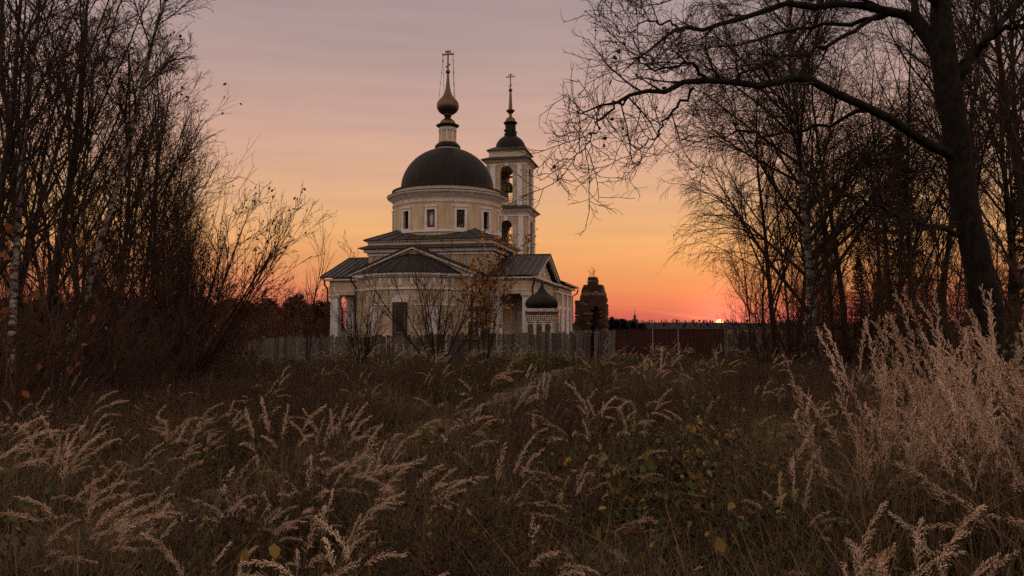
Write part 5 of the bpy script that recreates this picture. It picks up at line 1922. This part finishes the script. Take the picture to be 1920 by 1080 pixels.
def reed_template(seed, stems=6, H=1.12, arch=0.10, blades=16, pr=(0.15, 0.25)):
    """clump of reed grass: stems, leaves and feathery nodding plumes. mats: 0 straw, 1 plume, 2 blade"""
    rng = np.random.default_rng(seed)
    V = Veg()
    az = rng.normal(0.0, 0.9, stems)                 # most nod the same way (+x)
    base = np.concatenate([rng.normal(0, 0.07, (stems, 2)), np.zeros((stems, 1))], 1)
    d = np.stack([np.cos(az) * 0.12, np.sin(az) * 0.12, np.ones(stems)], -1) + rng.normal(size=(stems, 3)) * 0.05
    ln = H * (0.8 + 0.35 * rng.random(stems))
    n = 14
    pts = np.empty((stems, n, 3))
    pts[:, 0] = base
    h = unit(d)
    lean = np.stack([np.cos(az), np.sin(az), 0 * az], -1)
    ar = arch * (0.4 + 1.2 * rng.random(stems))
    for i in range(1, n):
        k = (i / n) ** 3
        h = unit(h + lean * (ar * (0.15 + 2.2 * k))[:, None] + np.array([0, 0, -1.0]) * (ar * 1.3 * k)[:, None] + rng.normal(size=(stems, 3)) * 0.012)
        pts[:, i] = pts[:, i - 1] + h * (ln / (n - 1))[:, None]
    rad = np.linspace(0.0029, 0.0013, n)[None, :] * np.ones((stems, 1))
    V.tubes(pts, rad, 3, 0)
    # plume branchlets
    pl = pts[:, 9:]
    s, dd, l2, r = children(rng, pl, np.full(pl.shape[:2], 0.001), 52, 0.0, 1.0, 10, 28, pr[0], pr[1], 0.65)
    dd[:, 2] -= 0.10
    bp, br = extend(rng, s, dd, l2, np.full(len(s), 0.0007), np.full(len(s), 0.0005), 4, 0.07, -0.02, -0.10)
    # spikelets: small slim diamonds along each branchlet
    s, dd, l3, r = children(rng, bp, br, 8, 0.1, 1.0, 10, 35, 0.0, 0.0, 0.0)
    N = len(s)
    L3 = (0.009 + 0.008 * rng.random(N))[:, None]
    sd = unit(np.cross(dd, rng.normal(size=(N, 3)))) * 0.0022
    v = np.stack([s, s + dd * L3 * 0.45 + sd, s + dd * L3, s + dd * L3 * 0.45 - sd], 1).reshape(-1, 3)
    V.v.append(v)
    V.q.append(np.arange(N * 4).reshape(-1, 4) + V.n)
    V.mi.append(np.full(N, 1))
    V.n += len(v)
    # leaves
    b = np.concatenate([rng.normal(0, 0.08, (blades, 2)), np.zeros((blades, 1))], 1)
    a2 = rng.random(blades) * 6.28
    ribbons(V, rng, b, np.stack([np.cos(a2) * .5, np.sin(a2) * .5, np.ones(blades)], -1), 0.45 + 0.45 * rng.random(blades), 0.0022 + 0.002 * rng.random(blades), 7, 0.32, 2)
    # leaves off the stems
    s, dd, l4, r = children(rng, pts, rad, 3, 0.2, 0.62, 25, 45, 0.2, 0.32, 0.0)
    ribbons(V, rng, s, dd, l4, np.full(len(s), 0.0025), 6, 0.30, 0)
    return np.concatenate(V.v), np.concatenate(V.q), np.concatenate(V.mi)


def blade_template(seed, n=46, H=0.62):
    rng = np.random.default_rng(seed)
    V = Veg()
    b = np.concatenate([rng.normal(0, 0.13, (n, 2)), np.zeros((n, 1))], 1)
    a = rng.random(n) * 6.28
    ti = 0.15 + 0.7 * rng.random(n)
    pts = ribbons(V, rng, b, np.stack([np.cos(a) * ti, np.sin(a) * ti, np.ones(n)], -1), H * (0.5 + 0.8 * rng.random(n)), 0.0018 + 0.0022 * rng.random(n), 7, 0.34, 2, 0.08)
    k = n // 2
    b = np.concatenate([rng.normal(0, 0.16, (k, 2)), np.zeros((k, 1))], 1)
    ribbons(V, rng, b, np.stack([rng.normal(size=k) * .4, rng.normal(size=k) * .4, np.ones(k)], -1), H * (0.7 + 0.7 * rng.random(k)), np.full(k, 0.0016), 6, 0.10, 0, 0.06)
    # broken straws lying across
    k = n // 4
    b = np.concatenate([rng.normal(0, 0.2, (k, 2)), rng.uniform(0.02, 0.3, (k, 1))], 1)
    a = rng.random(k) * 6.28
    ribbons(V, rng, b, np.stack([np.cos(a), np.sin(a), rng.normal(0.25, 0.25, k)], -1), 0.3 + 0.5 * rng.random(k), np.full(k, 0.0017), 5, 0.05, 0, 0.05)
    return np.concatenate(V.v), np.concatenate(V.q), np.concatenate(V.mi)


def weed_template(seed, stems=7, H=0.85, mi=0, leaf_mi=None, seed_mi=1):
    """branching dry weeds. mats: 0 weed, 1 seed"""
    rng = np.random.default_rng(seed)
    V = Veg()
    b = np.concatenate([rng.normal(0, 0.14, (stems, 2)), np.zeros((stems, 1))], 1)
    d = np.concatenate([rng.normal(0, 0.16, (stems, 2)), np.ones((stems, 1))], 1)
    p, r = extend(rng, b, d, H * (0.6 + 0.5 * rng.random(stems)), np.full(stems, 0.0035), np.full(stems, 0.0015), 7, 0.05, 0.04)
    V.tubes(p, r, 3, 0)
    s, dd, l, rr = children(rng, p, r, 9, 0.3, 1.0, 20, 45, 0.16, 0.34, 0.5, 0.6, 0.2, 0.0014)
    p2, r2 = extend(rng, s, dd, l, rr, np.full(len(s), 0.0011), 4, 0.08, 0.05)
    V.tubes(p2, r2, 3, 0)
    s, dd, l, rr = children(rng, p2, r2, 5, 0.2, 1.0, 20, 60, 0.25, 0.4, 0.3, 0.7, 0.1, 0.001)
    V.leaves(rng, s, 0.022, seed_mi, 0.0)
    return np.concatenate(V.v), np.concatenate(V.q), np.concatenate(V.mi)


def leafy_template(seed, stems=6, H=0.42, leaf=0.05):
    """low leafy undergrowth. mats: 0 weed, 1 green leaf, 2 yellow leaf"""
    rng = np.random.default_rng(seed)
    V = Veg()
    b = np.concatenate([rng.normal(0, 0.10, (stems, 2)), np.zeros((stems, 1))], 1)
    d = np.concatenate([rng.normal(0, 0.35, (stems, 2)), np.ones((stems, 1))], 1)
    p, r = extend(rng, b, d, H * (0.5 + 0.7 * rng.random(stems)), np.full(stems, 0.003), np.full(stems, 0.0015), 6, 0.10, -0.02)
    V.tubes(p, r, 3, 0)
    s, dd, l, rr = children(rng, p, r, 8, 0.25, 1.0, 40, 75, 0.1, 0.2, 0.2)
    V.leaves(rng, s, leaf, 1, 0.1)
    sel = s[rng.random(len(s)) < 0.22]
    V.leaves(rng, sel, leaf * 1.1, 2, 0.2)
    return np.concatenate(V.v), np.concatenate(V.q), np.concatenate(V.mi)


rng = np.random.default_rng(123)


def scatter(density, y0, y1, mask, spread=0.70, extra=1.2):
    """random ground points in the meadow wedge; mask(px,Y) -> keep probability, px = where the point lies across the photograph"""
    W = spread * y1 + extra
    n = int(density * 2 * W * (y1 - y0))
    x, y = rng.uniform(-W, W, n), rng.uniform(y0, y1, n)
    keep = np.abs(x) < spread * y + extra
    x, y = x[keep], y[keep]
    px = 960 + x / y * F
    keep = rng.random(len(x)) < mask(px, y, x)
    x, y = x[keep], y[keep]
    return np.stack([x, y, gz(x, y) - 0.02], -1)


def clumpy(x, y, f=0.9, seed=0.0):
    return 0.5 + 0.5 * np.sin(x * f * 2.1 + seed + 1.7 * np.sin(y * f * 1.3 + seed)) * np.sin(y * f * 1.9 - seed + 1.3 * np.sin(x * f * 0.9))


def on_path(x, y):
    c = np.interp(y, [4.6, 6.6, 10.0, 15.0, 19, 24, 31, 39], [-4.2, -3.2, -1.9, -0.7, 0.1, 0.9, 1.9, 4.5])
    w = np.interp(y, [4.6, 6.6, 10.0, 15.0, 19, 24, 31, 39], [0.5, 0.40, 0.5, 1.0, 1.1, 1.0, 0.9, 0.7])
    return (np.abs(x - c) < w) & (y > 4.0)


# ---- reed grass with plumes, foreground


def m_reed(px, y, x):
    left = np.clip(1.15 - np.abs(px - 330) / 520, 0, 1) * smooth(3.0, 4.2, y) * (1 - 0.85 * smooth(7.6, 10.5, y))
    mid = 0.20 * (np.abs(px - 860) < 330) * (y < 12)
    right = smooth(1390, 1560, px) * (y < 8.5) * np.where(y < 5.5, 0.85, 0.45)
    far = 0.05 * (y > 9)
    g = np.maximum.reduce([left, mid, right, far])
    return g * (0.35 + 0.65 * clumpy(x, y, 1.1, 0.7)) * ~on_path(x, y)


RT = [reed_template(100 + i, stems=3 + i % 4, H=1.02 + 0.05 * (i % 3), arch=(0.07, 0.13, 0.18, 0.23)[i % 4]) for i in range(8)]
pts = scatter(10.0, 2.9, 14, m_reed)
N = len(pts)
rot = np.stack([rng.normal(0, 0.06, N), rng.normal(0.03, 0.08, N), rng.normal(-0.2, 1.0, N)], -1)
s_ = rng.uniform(0.55, 0.95, N)
scl = np.stack([s_, s_, s_ * rng.uniform(0.9, 1.1, N)], -1)
stuff_object('reed_grass', RT, [M['straw'], M['plume'], M['blade']], pts, rng.integers(0, 8, N), rot, scl, 'dry reed grass with pale nodding plumes in the foreground meadow')

# ---- the tall stand of upright plumes on the right-hand bank
ST = [reed_template(200 + i, stems=6, H=1.42, arch=0.03 + 0.02 * (i % 3), blades=22, pr=(0.11, 0.19)) for i in range(5)]
n = 56
x = rng.normal(2.85, 0.40, n)
y = rng.normal(4.1, 0.5, n)
keep = (x > 1.75) & (y > 2.9) & (x < 4.2)
x, y = x[keep], y[keep]
N = len(x)
pts = np.stack([x, y, gz(x, y) - 0.02], -1)
s_ = rng.uniform(0.82, 1.12, N)
stuff_object('tall_reed_stand', ST, [M['straw'], M['plume'], M['blade']], pts, rng.integers(0, 5, N),
             np.stack([rng.normal(0, 0.07, N), rng.normal(0, 0.07, N), rng.uniform(0, 6.28, N)], -1), np.stack([s_, s_, s_], -1), 'tall dense stand of upright pale reed plumes on the bank')

# ---- matted blades underneath
BT = [blade_template(300 + i, 46, 0.50 + 0.08 * (i % 3)) for i in range(6)]


def m_blade(px, y, x):
    hollow = np.exp(-((px - 1290) / 170) ** 2 - ((y - 7.5) / 2.2) ** 2)
    return (0.12 + 0.88 * clumpy(x, y, 0.8, 2.0) ** 1.3) * (1 - 0.95 * hollow) * np.where(on_path(x, y), 0.06, 1.0) * np.where((px > 1480) & (y < 6), 1.6, 1.0)


pts = scatter(24.0, 2.0, 15, m_blade)
N = len(pts)
s_ = rng.uniform(0.6, 1.15, N)
stuff_object('meadow_grass', BT, [M['straw'], M['plume'], M['blade']], pts, rng.integers(0, 6, N),
             np.stack([rng.normal(0, 0.12, N), rng.normal(0, 0.12, N), rng.uniform(0, 6.28, N)], -1), np.stack([s_, s_, s_ * rng.uniform(0.7, 1.1, N)], -1), 'matted faded grass blades covering the meadow')

# ---- rusty weeds over the middle of the meadow
WT = [weed_template(400 + i, 8, 0.72 + 0.08 * (i % 3)) for i in range(6)]


def m_weed(px, y, x):
    near = np.where(y < 11, 0.42 + 0.3 * (np.abs(px - 1050) < 330), 1.0)
    hollow = np.exp(-((px - 1290) / 170) ** 2 - ((y - 7.5) / 2.2) ** 2)
    return near * (0.10 + 0.90 * clumpy(x, y, 0.35, 4.0)) * ~on_path(x, y) * (1 - 0.9 * hollow)


pts = scatter(9.0, 4.0, 44, m_weed, 0.74, 2.0)
N = len(pts)
s_ = rng.uniform(0.6, 1.15, N) * np.interp(pts[:, 1], [14, 24, 31, 44], [1.0, 0.9, 0.42, 0.4])
stuff_object('dry_weeds', WT, [M['weed_red'], M['seed']], pts, rng.integers(0, 6, N),
             np.stack([rng.normal(0, 0.08, N), rng.normal(0, 0.08, N), rng.uniform(0, 6.28, N)], -1), np.stack([s_, s_, s_], -1), 'rust-brown dry weeds filling the meadow up to the fence')

# ---- coarse grass farther out
pts = scatter(7.0, 14.0, 44, lambda px, y, x: (0.08 + 0.92 * clumpy(x, y, 0.5, 1.0) ** 1.5) * ~on_path(x, y), 0.74, 2.0)
N = len(pts)
s_ = rng.uniform(0.9, 1.5, N) * np.interp(pts[:, 1], [22, 32], [1.0, 0.45])
stuff_object('coarse_grass', BT, [M['straw'], M['plume'], M['blade']], pts, rng.integers(0, 6, N),
             np.stack([rng.normal(0, 0.1, N), rng.normal(0, 0.1, N), rng.uniform(0, 6.28, N)], -1), np.stack([s_, s_, s_ * 0.9], -1), 'coarse faded grass tufts between the weeds')
# plumes standing here and there farther out
pts = scatter(0.9, 12.0, 40, lambda px, y, x: clumpy(x, y, 0.4, 3.0) ** 2 * ((px > 560) & (px < 1750)) * ~on_path(x, y), 0.74, 1.0)
N = len(pts)
s_ = rng.uniform(0.8, 1.15, N)
stuff_object('scattered_reed_grass', RT, [M['straw'], M['plume'], M['blade']], pts, rng.integers(0, 8, N),
             np.stack([rng.normal(0, 0.06, N), rng.normal(0, 0.06, N), rng.normal(0, 1.2, N)], -1), np.stack([s_, s_, s_], -1), 'scattered pale reed plumes among the far weeds')

# ---- leafy undergrowth and fallen leaves
LT = [leafy_template(500 + i, 6, 0.36 + 0.06 * (i % 3), 0.045 + 0.008 * (i % 3)) for i in range(5)]


def m_leafy(px, y, x):
    hollow = np.exp(-((px - 1290) / 200) ** 2 - ((y - 7.5) / 3.0) ** 2)
    midg = 0.5 * clumpy(x, y, 0.5, 2.5) * np.exp(-((px - 820) / 260) ** 2) * (y > 9) * (y < 30)
    fence = 0.5 * ((px > 960) & (px < 1260) & (y > 26) & (y < 38))
    return np.maximum.reduce([hollow, midg, fence, np.full(len(px), 0.10)]) * ~on_path(x, y)


pts = scatter(22.0, 3.0, 38, m_leafy)
N = len(pts)
s_ = rng.uniform(0.7, 1.3, N)
stuff_object('leafy_undergrowth', LT, [M['weed_red'], M['leaf_green'], M['leaf_yellow']], pts, rng.integers(0, 5, N),
             np.stack([rng.normal(0, 0.1, N), rng.normal(0, 0.1, N), rng.uniform(0, 6.28, N)], -1), np.stack([s_, s_, s_], -1), 'low green and yellowing leafy plants in the hollows')
V = Veg()
V.leaves(np.random.default_rng(1), np.zeros((14, 3)) + np.random.default_rng(2).normal(0, 0.25, (14, 3)) * [1, 1, 0.03], 0.07, 0, -0.05)
fl = (np.concatenate(V.v), np.concatenate(V.q), np.concatenate(V.mi))
pts = scatter(4.0, 3.0, 22, lambda px, y, x: np.where(px < 520, 0.9, 0.35))
pts[:, 2] += 0.035
N = len(pts)
stuff_object('fallen_leaves', [fl], [M['leaf_rust']], pts, np.zeros(N, int), np.stack([0 * pts[:, 0], 0 * pts[:, 0], rng.uniform(0, 6.28, N)], -1), np.ones((N, 3)) * rng.uniform(0.8, 1.3, (N, 1)), 'fallen rust-brown leaves on the ground')

GS = shrub_meshes('gs', 61, 14, 1.9, 34, 0.012, (8, 6, 0), 'leaf_green', 0.9, 0.07, 0.02)
plant('shrub', 'shrub', 'low bush still in green leaf beside the foot of the spreading tree', GS, at(1925, 9.5), 0.3, 1.0, names=('stems', 'twigs'))

# ---- single tall dark weed stalks that stand out
STK = [weed_template(600 + i, 2, 1.25) for i in range(3)]
spots = [(1335, 5.2, 'dark dry weed stalk with seed heads beside the hollow of green leaves'), (1398, 3.6, 'dark dry stalk rising out of the pale grass by the reed stand'),
         (1160, 3.9, 'dark branching weed stalk among the matted grass in the open middle'), (352, 3.7, 'dark dry weed stalk rising through the nodding plumes'), (1716, 3.1, 'dark dry weed stalk against the tall reed stand'),
         (590, 5.6, 'dark leaning weed stalk beside the trodden earth'), (780, 6.4, 'thin dark weed stalk before the yellow-leaved sprigs'), (1230, 11.5, 'tall dark weed standing alone in the rusty weeds')]
for i, (px_, Y, lab) in enumerate(spots):
    v, q, m_ = STK[i % 3]
    me_ = mesh_np('weed_stalk', v, [q], [M['seed'], M['seed']], [m_])
    o = bpy.data.objects.new('weed_stalk', me_)
    C.objects.link(o)
    X_, Y_, _ = at(px_, Y)
    o.location = (X_, Y_, float(gz(X_, Y_)) - 0.02)
    o.rotation_euler = (0.05 * math.sin(i * 2.1), 0.08 * math.cos(i * 1.7), i * 1.3)
    tag(o, lab, 'weed')
